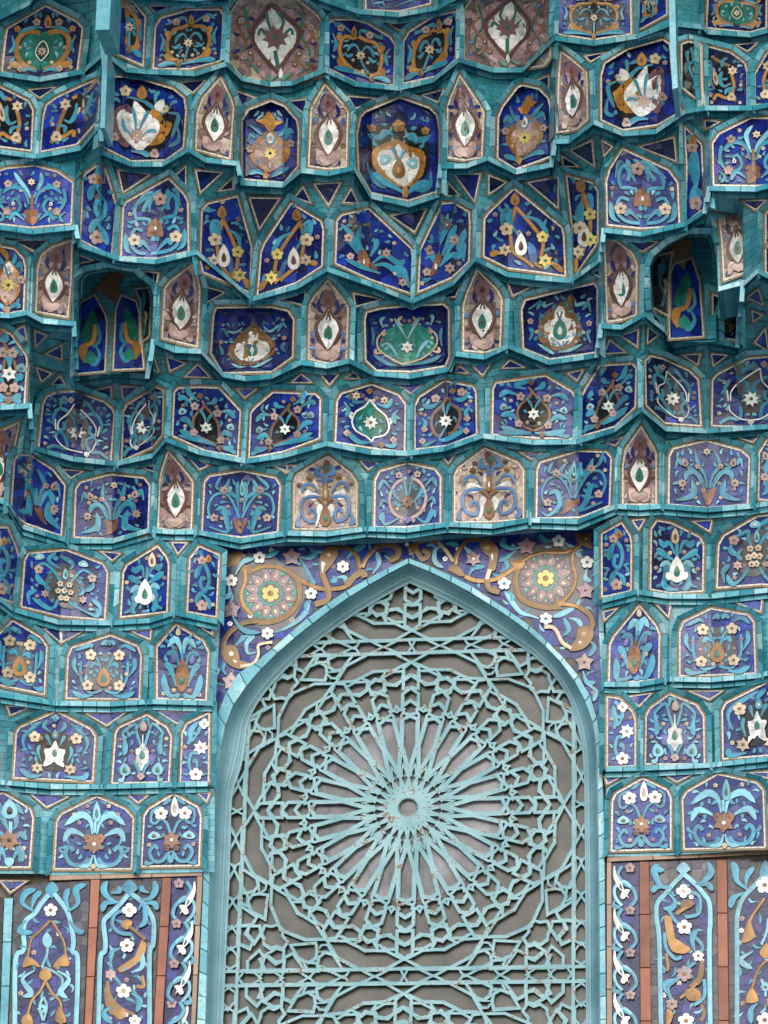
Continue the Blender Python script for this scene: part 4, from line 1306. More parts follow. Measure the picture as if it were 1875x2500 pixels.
# ------------------------------------------------------------------ the two deep arched hollows
def hollow(row, mouth, panels, label, deep=.2):
    mouth = clean(mouth)
    T0 = thing('arched_hollow', label, 'niche', None, 'tiled niches of the vault')
    base = lambda x, y: sheetY(row, x, y)
    HOLES.setdefault(row, []).append(offset(mouth, 4)); HOLES.setdefault(row+1, []).append(offset(mouth, 4))
    Yref = sum(base(*q) for q in mouth)/len(mouth)
    cx = sum(q[0] for q in mouth)/len(mouth); cy = sum(q[1] for q in mouth)/len(mouth)
    inner = offset(mouth, -6)
    A = resample_closed(mouth, 14); n = len(mouth); B = []
    for i in range(n):
        a, b = mouth[i], mouth[(i+1) % n]; c, d = inner[i], inner[(i+1) % n]
        k = max(1, int(round(math.dist(a, b)/14)))
        for j in range(k): B.append((c[0]+(d[0]-c[0])*j/k, c[1]+(d[1]-c[1])*j/k))
    y0 = min(q[1] for q in mouth); y1 = max(q[1] for q in mouth)
    back = lambda x, y: base(cx, cy)+deep*(.35+.65*min(1, max(0, (y1-y)/(y1-y0))*1.6))
    V = [P(*q, base(*q)) for q in A]+[P(*q, back(*q)) for q in B]
    m = len(A); Fc = [(i, (i+1) % m, m+(i+1) % m, m+i) for i in range(m)]
    mesh_obj('reveal', V, Fc, [MAT['tealfill']], T0)
    poly = resample_closed(inner, 14)
    # back wall as grid
    xs0, xs1 = min(q[0] for q in inner), max(q[0] for q in inner)
    V = []; Fc = []; nx = int((xs1-xs0)/10); ny = int((y1-y0)/10)
    for i in range(nx+1):
        for j in range(ny+1):
            x = xs0+(xs1-xs0)*i/nx; y = y0+(y1-y0)*j/ny; V.append(P(x, y, back(x, y)+.01))
    for i in range(nx):
        for j in range(ny):
            if inside(mouth, xs0+(xs1-xs0)*(i+.5)/nx, y0+(y1-y0)*(j+.5)/ny):
                a = i*(ny+1)+j; Fc.append((a, a+ny+1, a+ny+2, a+1))
    mesh_obj('back_wall', V, Fc, [MAT['tealfill']], T0)
    for pal, mo, pp, fl in panels:
        pp = clean(pp)
        pn = shards('mosaic_panel', pp, pal, back, T0, size=27)
        x0, x1 = min(q[0] for q in pp), max(q[0] for q in pp); a0, a1 = min(q[1] for q in pp), max(q[1] for q in pp)
        mp = lambda u, v: ((x0+x1)/2+u*(x1-x0)/2*(.9 if v < .6 else .55), a1-6-(a1-a0)*v)
        place(mo, T0, mp, (a1-a0)*.9, back, flip=fl)
        border('white_border', offset(pp, .6), offset(pp, 4.2), back, -.011, MAT['wline'], T0)
        border('ochre_border', offset(pp, 5), offset(pp, 8), back, -.010, MAT['oline'], T0)
    w0, w1 = min(q[0] for q in mouth), max(q[0] for q in mouth)
    fan = [(w0+(w1-w0)*a, y0+(y1-y0)*b) for a, b in ((.18, .24), (.42, .05), (.62, .06), (.50, .33), (.40, .27), (.30, .20))]
    flat_poly('inlay', fan, lambda x, y: back(x, y)-.003, MAT['B'], T0, centre=True)
    ri, ro = offset(mouth, 0), offset(mouth, 15)
    for i in range(n):
        j = (i+1) % n; a, b, c, d = ri[i], ri[j], ro[j], ro[i]
        oy = (c[1]+d[1]-a[1]-b[1])/2; OL = math.dist(((c[0]+d[0])/2, (c[1]+d[1])/2), ((a[0]+b[0])/2, (a[1]+b[1])/2)) or 1
        if oy/OL > .5: continue
        k = max(1, int(round(math.dist(a, b)/28)))
        for z in range(k):
            t0, t1 = z/k+.01, (z+1)/k-.01
            qs = [(a[0]+(b[0]-a[0])*t0, a[1]+(b[1]-a[1])*t0), (a[0]+(b[0]-a[0])*t1, a[1]+(b[1]-a[1])*t1),
                  (d[0]+(c[0]-d[0])*t1, d[1]+(c[1]-d[1])*t1), (d[0]+(c[0]-d[0])*t0, d[1]+(c[1]-d[1])*t0)]
            brick('tile', qs, (-.03, -.03, -.03, -.03), base, MAT['teallight'], T0, back=.06)
hollow(4, pts("d 440,740 452,500 455,200 490,150 620,125 770,150 870,230 888,290 880,560 845,690 650,742"),
       [('blue', 'nichepanel', pts("d 446,735 450,390 475,330 545,292 604,400 614,450 602,722"), 1),
        ('mix', 'nichepanel', pts("d 660,712 676,370 705,292 782,325 802,400 812,560 826,705"), -1),
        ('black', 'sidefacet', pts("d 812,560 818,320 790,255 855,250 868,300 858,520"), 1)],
       'deep arched hollow with two dark blue panels, left side of third tier over window')
hollow(4, pts("f 985,370 975,120 1000,60 1080,-10 1200,-70 1325,-70 1350,0 1372,240 1372,545 1310,556 1100,540"),
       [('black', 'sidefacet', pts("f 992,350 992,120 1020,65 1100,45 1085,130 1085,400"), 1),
        ('blue', 'nichepanel', pts("f 1096,532 1086,200 1120,110 1214,78 1256,200 1280,520"), 1)],
       'deep arched hollow with tall dark panel, right side of third tier over window')
# ------------------------------------------------------------------ vault sheets (teal glazed fill) between the cornice edges
def sheet_row(row, xa, xb):
    step = 9.0
    n = int((xb-xa)/step); NR = 18
    V = []; Fc = []
    xs = sorted(set([xa+(xb-xa)*i/n for i in range(n+1)] + [q for q in LED[key(row-1, (xa+xb)/2)][0]+LED[key(row, (xa+xb)/2)][0] if xa < q < xb]))
    for x in xs:
        yt = ledge_at(row-1, x)[0]+gap_(row-1); yb = ledge_at(row, x)[0]
        for j in range(NR+1):
            y = yt+(yb-yt)*j/NR; V.append(P(x, y, sheetY(row, x, y)))
    holes = HOLES.get(row, [])
    for i in range(len(xs)-1):
        for j in range(NR):
            a = i*(NR+1)+j
            cx = (xs[i]+xs[i+1])/2
            yt = ledge_at(row-1, cx)[0]+gap_(row-1); yb = ledge_at(row, cx)[0]; cy = yt+(yb-yt)*(j+.5)/NR
            if any(inside(h, cx, cy) for h in holes): continue
            Fc.append((a, a+NR+1, a+NR+2, a+1))
    o = mesh_obj('vault_tier', V, Fc, [MAT['tealfill']])
    o['kind'] = 'structure'
    return o
for r_ in range(0, 7): sheet_row(r_, -60, 1940)
for r_ in range(7, 11): sheet_row(r_, -60, 524); sheet_row(r_, 1479, 1940)

# ------------------------------------------------------------------ cornices
def cornice(k, label):
    xs, ys, Ys = LED[k]
    T0 = thing('tiled_cornice', label, 'cornice', None, 'cornices between the tiers')
    GAP, DP = gap_(k), dep_(k); FR = .036 if DP > .03 else .02
    dens = []
    for i in range(len(xs)-1):
        L = math.hypot(xs[i+1]-xs[i], ys[i+1]-ys[i]); m = max(1, int(round(L/random.uniform(26, 38))))
        for j in range(m): dens.append(((xs[i]+(xs[i+1]-xs[i])*j/m, ys[i]+(ys[i+1]-ys[i])*j/m, Ys[i]+(Ys[i+1]-Ys[i])*j/m),
                                        (xs[i]+(xs[i+1]-xs[i])*(j+1)/m, ys[i]+(ys[i+1]-ys[i])*(j+1)/m, Ys[i]+(Ys[i+1]-Ys[i])*(j+1)/m)))
    V = []; Fc = []
    for a, b in dens:
        if b[0] < -50 or a[0] > 1925: continue
        up = 12.5
        def Yf(x, y): return a[2]+(b[2]-a[2])*(x-a[0])/((b[0]-a[0]) or 1)
        steep = abs(b[1]-a[1]) > 2.2*abs(b[0]-a[0])
        if steep:
            # side return of the step: a dark upright piece
            w_ = 6
            qs = [(a[0]-w_, a[1]-up), (a[0]+w_, a[1]-up), (b[0]+w_, b[1]), (b[0]-w_, b[1])] if b[1] > a[1] else [(b[0]-w_, b[1]-up), (b[0]+w_, b[1]-up), (a[0]+w_, a[1]), (a[0]-w_, a[1])]
            lo = min(a[2], b[2])
            Yc = lambda x, y: lo
            brick('tile', qs, (-.03,)*4, Yc, MAT['teal'], T0, back=abs(a[2]-b[2])+.05)
            continue
        g = .35
        qs = [(a[0]+g, a[1]-up), (b[0]-g, b[1]-up), (b[0]-g, b[1]), (a[0]+g, a[1])]
        if k in ('L10', 'R10') and False: pass
        brick('tile', qs, (-FR, -FR, -FR-.006, -FR-.006), Yf, MAT['teallight' if random.random() < .62 else 'teal'], T0, back=.05)
        # sloping underside tiles, behind and below the edge
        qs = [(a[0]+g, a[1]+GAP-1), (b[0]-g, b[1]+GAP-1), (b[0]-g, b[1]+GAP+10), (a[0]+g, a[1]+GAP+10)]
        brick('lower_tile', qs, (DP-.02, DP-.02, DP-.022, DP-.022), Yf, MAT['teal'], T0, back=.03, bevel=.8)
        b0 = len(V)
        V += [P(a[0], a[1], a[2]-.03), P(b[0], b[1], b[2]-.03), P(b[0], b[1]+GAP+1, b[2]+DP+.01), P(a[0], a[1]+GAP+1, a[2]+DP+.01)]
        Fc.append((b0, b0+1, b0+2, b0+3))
    if Fc: mesh_obj('soffit', V, Fc, [MAT['tealshade']], T0)
    return T0
CORN = {}
for k in LED:
    if k == -1: continue
    if isinstance(k, int): lab = f"zigzag turquoise cornice along the bottom of the {ROWNAME[k]}"
    else: lab = f"turquoise cornice under the {ROWNAME[int(k[1:])]} of niches {'left' if k[0]=='L' else 'right'} of the window"
    if k in ('L10', 'R10'): continue
    CORN[k] = cornice(k, lab)
CORN['L10'] = CORN['L9']; CORN['R10'] = CORN['R9']
for ln in TRIS.strip().split('\n'):
    r_, s = ln.split('|'); r_ = int(r_); pp = pts(s)
    cxx = sum(q[0] for q in pp)/3
    tri_panel(r_, pp, CORN[key(r_-1, cxx)])

# ------------------------------------------------------------------ wall, mosaic round the window
WALL_Y = 0.0
WY = lambda x, y: -.004
def arch_line(s): return pts(s)
TILE_OUT = pts("j 1140,1659 j 1178,780 1210,270 g 1245,1240 1262,1255 1330,1110 1480,930 1659,800 h 130,930 360,725 575,575 820,440 942,385 1070,430 1360,570 i 0,590 250,745 470,950 600,1110 670,1270 705,1450 l 690,500 697,1000 705,1659")
LIN_L = pts("j 1120,1900 1140,1659 1178,780 1205,270 g 1225,1400 1262,1255 1330,1110 1480,930 h 0,1040 130,930 360,725 575,575 820,440 942,385")
LIN_R = pts("h 942,385 1070,430 1360,570 i 0,590 250,745 470,950 600,1110 665,1270 695,1450 l 700,200 712,500 716,1000 722,1659 724,1900")
FO_L = pts("j 1170,1900 1190,1659 1213,800 1248,300 g 1262,1600 1290,1400 1340,1240 h 0,1130 130,980 300,830 550,640 760,510 942,415")
FO_R = pts("s 997.5,1375 1070,1403.6 1171.7,1459.7 1278,1530 1357,1600 1409.6,1668.7 1447.6,1755.5 1456.7,1817 1459,1898 l 680,700 684,1200 688,1659 690,1900")
FI_L = pts("j 1275,1900 1290,1659 1330,800 1340,300 g 1380,1659 1420,1500 h 0,1350 80,1200 200,1060 380,890 620,715 780,620 942,530")
FI_R = pts("s 1002.6,1423.5 1139,1488.6 1229.5,1552 1278,1582.6 1306.6,1600 1357,1652 1388,1701 1404,1750 1420.5,1817 1426,1889 l 600,700 603,1200 606,1659 607,1900")
def resamp(p, n):
    d = [0]
    for i in range(1, len(p)): d.append(d[-1]+math.dist(p[i-1], p[i]))
    out = []
    for i in range(n+1):
        t = d[-1]*i/n; j = min(len(p)-2, max(0, bisect.bisect_right(d, t)-1))
        k = (t-d[j])/((d[j+1]-d[j]) or 1); out.append((p[j][0]+(p[j+1][0]-p[j][0])*k, p[j][1]+(p[j+1][1]-p[j][1])*k))
    return out
NS = 60
def both(l, r_): 
    a = resamp(l, NS); b = resamp(r_, NS)
    mid = ((a[-1][0]+b[0][0])/2, (a[-1][1]+b[0][1])/2)
    return a[:-1]+[mid]+b[1:]
# smooth the arcs with a light average
def smooth(p):
    for _ in range(2):
        q = list(p)
        for i in range(1, len(p)-1):
            if abs(i-NS) <= 0: continue
            q[i] = ((p[i-1][0]+2*p[i][0]+p[i+1][0])/4, (p[i-1][1]+2*p[i][1]+p[i+1][1])/4)
        p = q
    return p
AO, FO, FI = smooth(both(LIN_L, LIN_R)), smooth(both(FO_L, FO_R)), smooth(both(FI_L, FI_R))
open_poly = AO+[(1500, 2720), (450, 2720)]
lat_poly = FI+[(FI[-1][0], 2720), (FI[0][0], 2720)]

# plain masonry behind everything, with the window opening left out
def wall_mesh():
    V = []; Fc = []
    o1 = [P(x, y, .02) for x, y in FO]
    n = len(FO)
    # ring from opening to a far rectangle
    V += o1
    cx, cy = 997, 1900
    for x, y in FO:
        p = P(x, y, .02); c = P(cx, cy, .02)
        if y > 1890:
            q = (p[0]+(-6 if x < cx else 6), .02, p[2])
        else:
            dx, dz = p[0]-c[0], p[2]-c[2]
            s = min(6/max(abs(dx), .01), 5.5/max(abs(dz), .01)); s = max(s, 1.2); q = (c[0]+dx*s, .02, c[2]+dz*s)
        V.append(q)
    for i in range(n-1): Fc.append((i, i+1, n+i+1, n+i))
    o = mesh_obj('wall', V, Fc, [MAT['grout']]); o['kind'] = 'structure'
wall_mesh()
tym = thing('spandrel_mosaic', 'blue mosaic field with gold tendrils and two sunflower rosettes above the arched window', 'mosaic', None)
field = pts("s 545,1330 1462,1290 1474,1560 1478,1900 508,1900 522,1730 536,1480")
op_in = offset(clean(open_poly), -6)
def keepf(x, y): return not inside(open_poly, x, y)
for nm, fld in (('left', [q for q in pts("s 541,1336 997,1314 997,1400 740,1560 600,1720 520,1760 528,1600")]), ):
    pass
shards('mosaic_ground', clean(field), 'blue_sheen', WY, tym, size=26, keep=keepf)
mesh_obj('grout_bed', [P(x, y, WY(x, y)+.0045) for x, y in AO[28:-28]]+[P(x, y, WY(x, y)+.0045) for x, y in ((1478, 1800), (1470, 1285), (540, 1325), (510, 1800))], [tuple(range(len(AO)-56+4))], [MAT['grout']], tym)
# charcoal patches, then ornament, drawn on the flat wall
def wl(lay): return lambda x, y: -.006-.0003*lay
LAY = [0]
def W(kind, c, pp, w_=None, r_=None, n=5, c1='B', parent=tym, closed=False, taper=False, name=None, point=None, dot=.3):
    LAY[0] = (LAY[0]+1) % 46
    Yf = wl(LAY[0])
    if kind == 's': stroke(name or 'tendril', cr(pp, max(10, 4*len(pp))), (lambda t: w_) if not taper else leafw(w_), Yf, MAT[c], parent)
    elif kind == 'b': flat_poly(name or 'inlay', cr(pp, len(pp)*3, True), Yf, MAT[c], parent, thick=.002)
    elif kind == 'f': flower(name or 'flower', pp[0][0], pp[0][1], r_, n, Yf, c, c1, parent, point=(point if point is not None else n > 6), dot=dot)
for v, fl, T in (('m', 1, 0), ('n', -1, 0)):
    LAY[0] = 0
    q = (lambda s, v=v: pts(v+' '+s))
    if v == 'm':
        W('b', 'E', q("270,280 340,180 560,170 700,260 850,280 860,420 820,560 700,740 520,760 380,640 300,500"))
        W('b', 'N', q("320,760 480,730 520,850 380,870 300,900"))
        cx, cy = q("575,475")[0]
    else:
        W('b', 'E', q("760,260 860,200 1180,130 1260,180 1370,280 1380,500 1320,640 1100,730 900,680 790,560 700,430"))
        W('b', 'N', q("1260,660 1380,720 1420,860 1240,880 1180,760"))
        cx, cy = q("1060,420")[0]
    # rosette
    Rr = 68
    W('b', 'g', [(cx+Rr*math.sin(a*.5236), cy-Rr*.97*math.cos(a*.5236)) for a in range(12)], name='medallion')
    W('b', 'D', [(cx+44*math.sin(a*.5236), cy-43*math.cos(a*.5236)) for a in range(12)], name='rosette_ground')
    for a in range(12):
        t = a*math.pi/6+.26; px, py = cx+45*math.sin(t), cy-44*math.cos(t)
        drop('petal', px, py, 10.5, 14.5, t, wl(13), 'M', 'C', tym)
        flat_poly('petal_tip', [(cx+56*math.sin(t+.26)+2.6*math.sin(z), cy-55*math.cos(t+.26)-2.6*math.cos(z)) for z in (0, 1.57, 3.14, 4.71)], wl(12), MAT['W'], tym, rim=.6)
    W('b', 'R', [(cx+32*math.sin(a*.5236), cy-31*math.cos(a*.5236)) for a in range(12)], name='rosette_core')
    LAY[0] = 13
    flower('star_flower', cx, cy, 22, 6, wl(15), 'Y', 'A', tym, point=False, dot=.35)
    if v == 'm':
        S = W
        W('s', 'Z', q("250,190 300,230 370,280 430,300"), 18); W('b', 'Z', q("215,150 260,165 350,145 350,200 310,240 240,270 225,240"))
        W('s', 'A', q("430,300 510,265 620,265 700,300"), 9)
        W('s', 'A', q("370,290 375,380 345,470 360,560 430,640"), 9)
        W('s', 'Z', q("700,290 780,360 800,440 790,540 710,640 600,690 480,700"), 13)
        W('s', 'A', q("790,430 790,520 720,640"), 7)
        W('s', 'A', q("790,360 880,410 980,440 1070,440 1160,420 1220,350 1280,290"), 9)
        W('s', 'Z', q("1170,410 1230,340 1290,310 1310,350"), 15)
        W('s', 'A', q("1080,115 1180,125 1245,180 1270,280"), 8.5)
        W('s', 'A', q("1290,270 1330,190 1410,105"), 8.5)
        W('s', 'Z', q("1410,105 1500,90 1570,130 1560,190 1500,215"), 13)
        W('s', 'Z', q("1050,150 1000,220 980,320 1020,430 1020,520 920,560"), 13); W('b', 'Z', q("1000,130 1070,110 1100,160 1060,240 1010,300 970,330 955,220"))
        W('f', 'C', q("1030,175"), r_=7, n=5, c1='C'); W('b', 'W', q("970,230 1010,225 990,280 980,320"))
        W('s', 'Z', q("480,690 400,695 320,730 240,800 210,880 220,960"), 11); W('b', 'Z', q("200,900 290,880 330,950 340,1020 420,1020 400,1050 320,1060 240,1020 205,970"))
        W('f', 'W', q("270,945"), r_=9, n=8, c1='W'); W('b', 'W', q("275,985 320,1000 300,1020"))
        W('s', 'C', q("340,1040 440,1020 480,950 480,880 540,860 590,855"), 6.5)
        for a, b, c, d in (("490,195", 'W', 'R', 5), ("270,375", 'W', 'B', 5), ("890,475", 'W', 'T', 5), ("552,785", 'W', 'P', 6), ("1140,265", 'W', 'A', 6)):
            W('f', b, q(a), r_=15.5, n=d, c1=c, point=False)
        for a in ("740,190", "270,600", "268,1158"): W('f', 'M' if a != "268,1158" else 'P', q(a), r_=24, n=5, c1='T', point=True, dot=.2)
        for s, c in (("300,330 360,230 450,200", 't'), ("530,190 570,180 640,140", 'T'), ("250,420 255,480 215,515", 't'), ("270,630 320,720 390,770 500,780", 'T'),
                     ("600,780 680,750 780,690 850,620 880,540", 't'), ("870,640 850,580 890,520", 'T'), ("800,190 850,280 900,380 930,390", 'T'), ("780,180 860,200 920,170 880,110", 'T'),
                     ("1060,340 1080,370 1040,380", 'T'), ("1090,350 1150,350 1170,400", 't'), ("1170,200 1230,140 1320,100", 'T'), ("1370,320 1420,240 1400,150", 't'),
                     ("260,560 270,510 260,470", 'T'), ("470,930 400,940 390,860 440,800 360,810", 't'), ("300,880 350,830 370,800", 'T'), ("230,1110 200,1060 220,1010", 'T'),
                     ("240,1240 220,1330 180,1400", 'T'), ("180,1440 230,1380 210,1340", 't'), ("200,1480 170,1440 190,1400", 't')):
            W('s', c, q(s), 12, taper=True, name='leaf')
    else:
        W('s', 'Z', q("40,200 60,140 140,120 220,140"), 12); W('s', 'Z', q("50,200 100,270 150,230 100,200"), 11)
        W('s', 'C', q("220,140 280,200 340,290"), 8)
        W('s', 'A', q("560,120 460,125 400,180 365,250 360,310"), 8.5)
        W('b', 'Z', q("300,350 350,310 400,350 430,400 380,400 330,370"))
        W('s', 'A', q("430,405 500,435 600,440 700,415 800,350 850,320"), 9)
        W('s', 'A', q("800,300 880,280 950,240 1050,215 1200,215 1270,190"), 10); W('b', 'A', q("785,290 850,285 900,290 880,340 840,350 800,320"))
        W('s', 'A', q("1330,160 1275,210 1265,300 1290,400 1270,500 1200,590 1140,610"), 9)
        W('s', 'Z', q("840,350 825,440 850,550 920,610 1050,645 1180,640"), 13)
        W('s', 'A', q("1160,620 1240,625 1320,645"), 8); W('s', 'Z', q("1320,645 1400,700 1425,780 1380,860"), 12)
        W('b', 'Z', q("1310,820 1360,790 1430,820 1420,900 1350,970 1250,985 1270,930 1300,890"))
        W('f', 'C', q("1355,855"), r_=9, n=8, c1='C'); W('b', 'W', q("1310,905 1350,910 1325,940"))
        W('s', 'C', q("1260,965 1190,920 1150,840 1110,800 1050,800"), 9)
        W('b', 'Z', q("1290,70 1350,80 1420,65 1410,130 1420,190 1370,170 1320,150")); W('b', 'W', q("1350,125 1395,90 1375,125"))
        W('b', 'Z', q("550,140 600,105 650,140 690,200 680,290 660,360 610,350 620,260 570,210")); W('f', 'C', q("605,180"), r_=9, n=8, c1='C'); W('b', 'W', q("625,215 655,230 645,300"))
        W('s', 'C', q("625,350 600,430"), 10); W('s', 'Z', q("600,430 620,500 700,530"), 12)
        for a, b, c, d in (("1160,130", 'W', 'T', 5), ("1383,295", 'W', 'T', 5), ("737,462", 'W', 'T', 5), ("1062,735", 'W', 'T', 6), ("497,268", 'M', 'W', 6)):
            W('f', b, q(a), r_=16 if b == 'W' else 21, n=d, c1=c, point=(b == 'M'))
        for a in ("910,170", "1370,515", "1362,1075"): W('f', 'M' if a != "1362,1075" else 'P', q(a), r_=24, n=5, c1='A', point=True, dot=.2)
        for s, c in (("880,170 800,190 720,150 750,100", 'T'), ("1110,130 1050,120 1010,80", 'T'), ("1200,140 1280,190 1340,260", 't'), ("1385,340 1370,420 1420,440", 't'), ("1375,440 1370,480 1380,490", 'T'),
                     ("1340,560 1290,640 1180,700 1110,720", 't'), ("1010,735 940,710 860,680 780,580 740,520", 't'), ("760,520 800,560 790,600", 'T'), ("830,200 760,250 690,290", 'T'), ("700,370 760,330 740,270", 'T'),
                     ("460,400 500,340 590,330", 'T'), ("420,170 460,210 470,230", 't'), ("250,170 200,200 200,290 265,340", 't'), ("280,150 330,150 380,160", 'T'),
                     ("1190,870 1240,820 1200,730", 'T'), ("1240,730 1310,750 1340,800", 't'), ("1400,900 1440,960 1390,1030", 'T'), ("1350,1140 1380,1230 1450,1230", 'T'), ("1380,1240 1450,1300 1430,1380", 't')):
            W('s', c, q(s), 12, taper=True, name='leaf')
W('f', 'W', pts("h 932,305"), r_=5, n=4, c1='W'); W('s', 'A', pts("h 965,310 945,325 965,345 945,362"), 6)

# turquoise tile strips: round the arch, up the sides, along the top
af = thing('tile_surround', 'turquoise tile strip edging the pointed window arch', 'tile border', None)
def strip(A, B, n_px, Y, mat, parent, thick=.03, back=.03, skip=None):
    n = len(A); acc = 0; i0 = 0
    L = sum(math.dist(A[i], A[i+1]) for i in range(n-1)); k = int(L/n_px)
    a = resamp(A, k*3); b = resamp(B, k*3)
    for z in range(k):
        i, j = z*3, z*3+3
        e = .5/n_px
        lerp = lambda p, q, t: (p[0]+(q[0]-p[0])*t, p[1]+(q[1]-p[1])*t)
        qs = [lerp(a[i], a[j], e), lerp(a[i], a[j], 1-e), lerp(b[i], b[j], 1-e), lerp(b[i], b[j], e)]
        rr = random.uniform(-.0015, .0015)
        brick('tile', qs, (rr,)*4, lambda x, y: Y, mat, parent, back=back, bevel=1.1)
lerp2 = lambda A, B, t: [(a[0]+(b[0]-a[0])*t, a[1]+(b[1]-a[1])*t) for a, b in zip(A, B)]
AIN = lerp2(AO, FO, .98)
strip(AO[:NS+1], AIN[:NS+1], 56, -.022, MAT['teallight'], af, back=.04)
strip(AO[NS:], AIN[NS:], 56, -.022, MAT['teallight'], af, back=.04)
ss = thing('tile_surround', 'turquoise tile strips framing the mosaic field left and right of the arch', 'tile border', None)
strip(pts("s 530,1340 518,1600 508,1800 500,2000"), pts("s 546,1340 533,1600 522,1800 514,2000"), 60, -.026, MAT['teallight'], ss)
strip(pts("s 1455,1290 1460,1500 1470,1700 1478,1860"), pts("s 1471,1290 1474,1500 1479,1700 1481,1860"), 60, -.026, MAT['teallight'], ss)
ts = thing('tile_surround', 'narrow turquoise band under the lowest cornice above the arch', 'tile border', None)
strip(pts("s 540,1322 760,1318 997,1312 1240,1295 1465,1274"), pts("s 542,1336 760,1332 997,1324 1240,1306 1465,1290"), 75, -.016, MAT['teallight'], ts)

# ------------------------------------------------------------------ window: frame, glass, lattice
win = thing('arched_window', 'tall pointed window with pale turquoise star lattice over dull glass', 'window', None)
def paint_mat():
    m, t, b = base_mat('old_turquoise_paint'); N = t.nodes; Lk = t.links
    tc = N.new('ShaderNodeTexCoord')
    n1 = N.new('ShaderNodeTexNoise'); n1.inputs['Scale'].default_value = 2.2; n1.inputs['Detail'].default_value = 3
    n2 = N.new('ShaderNodeTexNoise'); n2.inputs['Scale'].default_value = 26; n2.inputs['Detail'].default_value = 8; n2.inputs['Roughness'].default_value = .7
    for n_ in (n1, n2): Lk.new(tc.outputs['Object'], n_.inputs['Vector'])
    n1.inputs['Scale'].default_value = 14; n2.inputs['Scale'].default_value = 75
    mm = N.new('ShaderNodeMath'); mm.operation = 'MULTIPLY'; Lk.new(n1.outputs['Fac'], mm.inputs[0]); Lk.new(n2.outputs['Fac'], mm.inputs[1])
    mr = N.new('ShaderNodeMapRange'); mr.inputs[1].default_value = .315; mr.inputs[2].default_value = .345
    Lk.new(mm.outputs[0], mr.inputs[0])
    mix = N.new('ShaderNodeMixRGB'); mix.inputs[1].default_value = (.27, .52, .54, 1); mix.inputs[2].default_value = (.20, .12, .06, 1)
    n3 = N.new('ShaderNodeTexNoise'); n3.inputs['Scale'].default_value = 7; n3.inputs['Detail'].default_value = 6
    Lk.new(tc.outputs['Object'], n3.inputs['Vector'])
    cr_ = N.new('ShaderNodeValToRGB'); cr_.color_ramp.elements[0].position = .3; cr_.color_ramp.elements[0].color = (.15, .33, .37, 1)
    cr_.color_ramp.elements[1].position = .7; cr_.color_ramp.elements[1].color = (.30, .50, .54, 1)
    Lk.new(n3.outputs['Fac'], cr_.inputs[0]); Lk.new(cr_.outputs[0], mix.inputs[1])
    Lk.new(mr.outputs[0], mix.inputs[0]); Lk.new(mix.outputs[0], b.inputs['Base Color'])
    b.inputs['Roughness'].default_value = .55
    return m
MAT['paint'] = paint_mat()
m, t, b = base_mat('frame_paint'); N = t.nodes
n3 = N.new('ShaderNodeTexNoise'); n3.inputs['Scale'].default_value = 6; n3.inputs['Detail'].default_value = 8; tc = N.new('ShaderNodeTexCoord'); t.links.new(tc.outputs['Object'], n3.inputs['Vector'])
c_ = N.new('ShaderNodeValToRGB'); c_.color_ramp.elements[0].position = .3; c_.color_ramp.elements[0].color = (.12, .28, .33, 1); c_.color_ramp.elements[1].position = .7; c_.color_ramp.elements[1].color = (.21, .40, .46, 1)
t.links.new(n3.outputs['Fac'], c_.inputs[0]); t.links.new(c_.outputs[0], b.inputs['Base Color']); b.inputs['Roughness'].default_value = .5
MAT['frame'] = m
prof = [(0, .045), (.0, .012), (.06, .012), (.08, .03), (.16, .045), (.30, .075), (.46, .095), (.60, .105), (.62, .098), (.74, .098), (.76, .110), (.84, .110), (.86, .118), (1.0, .120), (1.0, .16)]
V = []; Fc = []
rings = [[P(*q, Yv) for q in lerp2(FO, FI, f)] for f, Yv in prof]
n = len(FO)
for r_ in rings: V += r_
for i in range(len(rings)-1):
    for j in range(n-1): a = i*n+j; Fc.append((a, a+1, a+n+1, a+n))
fr = mesh_obj('frame', V, Fc, [MAT['frame']], win)
# dull glass, dirt and cloudy reflections both mottled into its colour
def glass_mat(name, c1, c2, rough):
    m, t, b = base_mat(name); N = t.nodes
    tc = N.new('ShaderNodeTexCoord'); no = N.new('ShaderNodeTexNoise'); no.inputs['Scale'].default_value = 4.5; no.inputs['Detail'].default_value = 9; no.inputs['Roughness'].default_value = .62
    t.links.new(tc.outputs['Object'], no.inputs['Vector'])
    c_ = N.new('ShaderNodeValToRGB'); c_.color_ramp.elements[0].position = .35; c_.color_ramp.elements[0].color = (*c1, 1)
    c_.color_ramp.elements[1].position = .65; c_.color_ramp.elements[1].color = (*c2, 1)
    t.links.new(no.outputs['Fac'], c_.inputs[0]); t.links.new(c_.outputs[0], b.inputs['Base Color'])
    b.inputs['Roughness'].default_value = rough
    bp = N.new('ShaderNodeBump'); bp.inputs['Strength'].default_value = .15; bp.inputs['Distance'].default_value = .02
    t.links.new(no.outputs['Fac'], bp.inputs['Height']); t.links.new(bp.outputs[0], b.inputs['Normal'])
    return m
MAT['glass'] = glass_mat('dusty_reflection_glass', (.016, .019, .012), (.080, .079, .062), .28)
MAT['glass2'] = glass_mat('sky_reflection_glass', (.04, .042, .045), (.23, .225, .24), .14)  # paler rosette pane, cloudy sky reflection painted into the colour
LP = clean(offset(clean(lat_poly), 10))
mesh_obj('glass', [P(*q, .168) for q in LP], [tuple(range(len(LP)))], [MAT['glass']], win)
LC = (996, 1972)
def lat(u, v, Y): # lattice units (horizontal pixels at the rosette) on the wall plane
    c = P(LC[0], LC[1], Y)
    return (c[0]+u/SC, Y, c[2]+v/SC)
SC = 1/abs((P(LC[0]+100, LC[1], .13)[0]-P(LC[0], LC[1], .13)[0])/100)
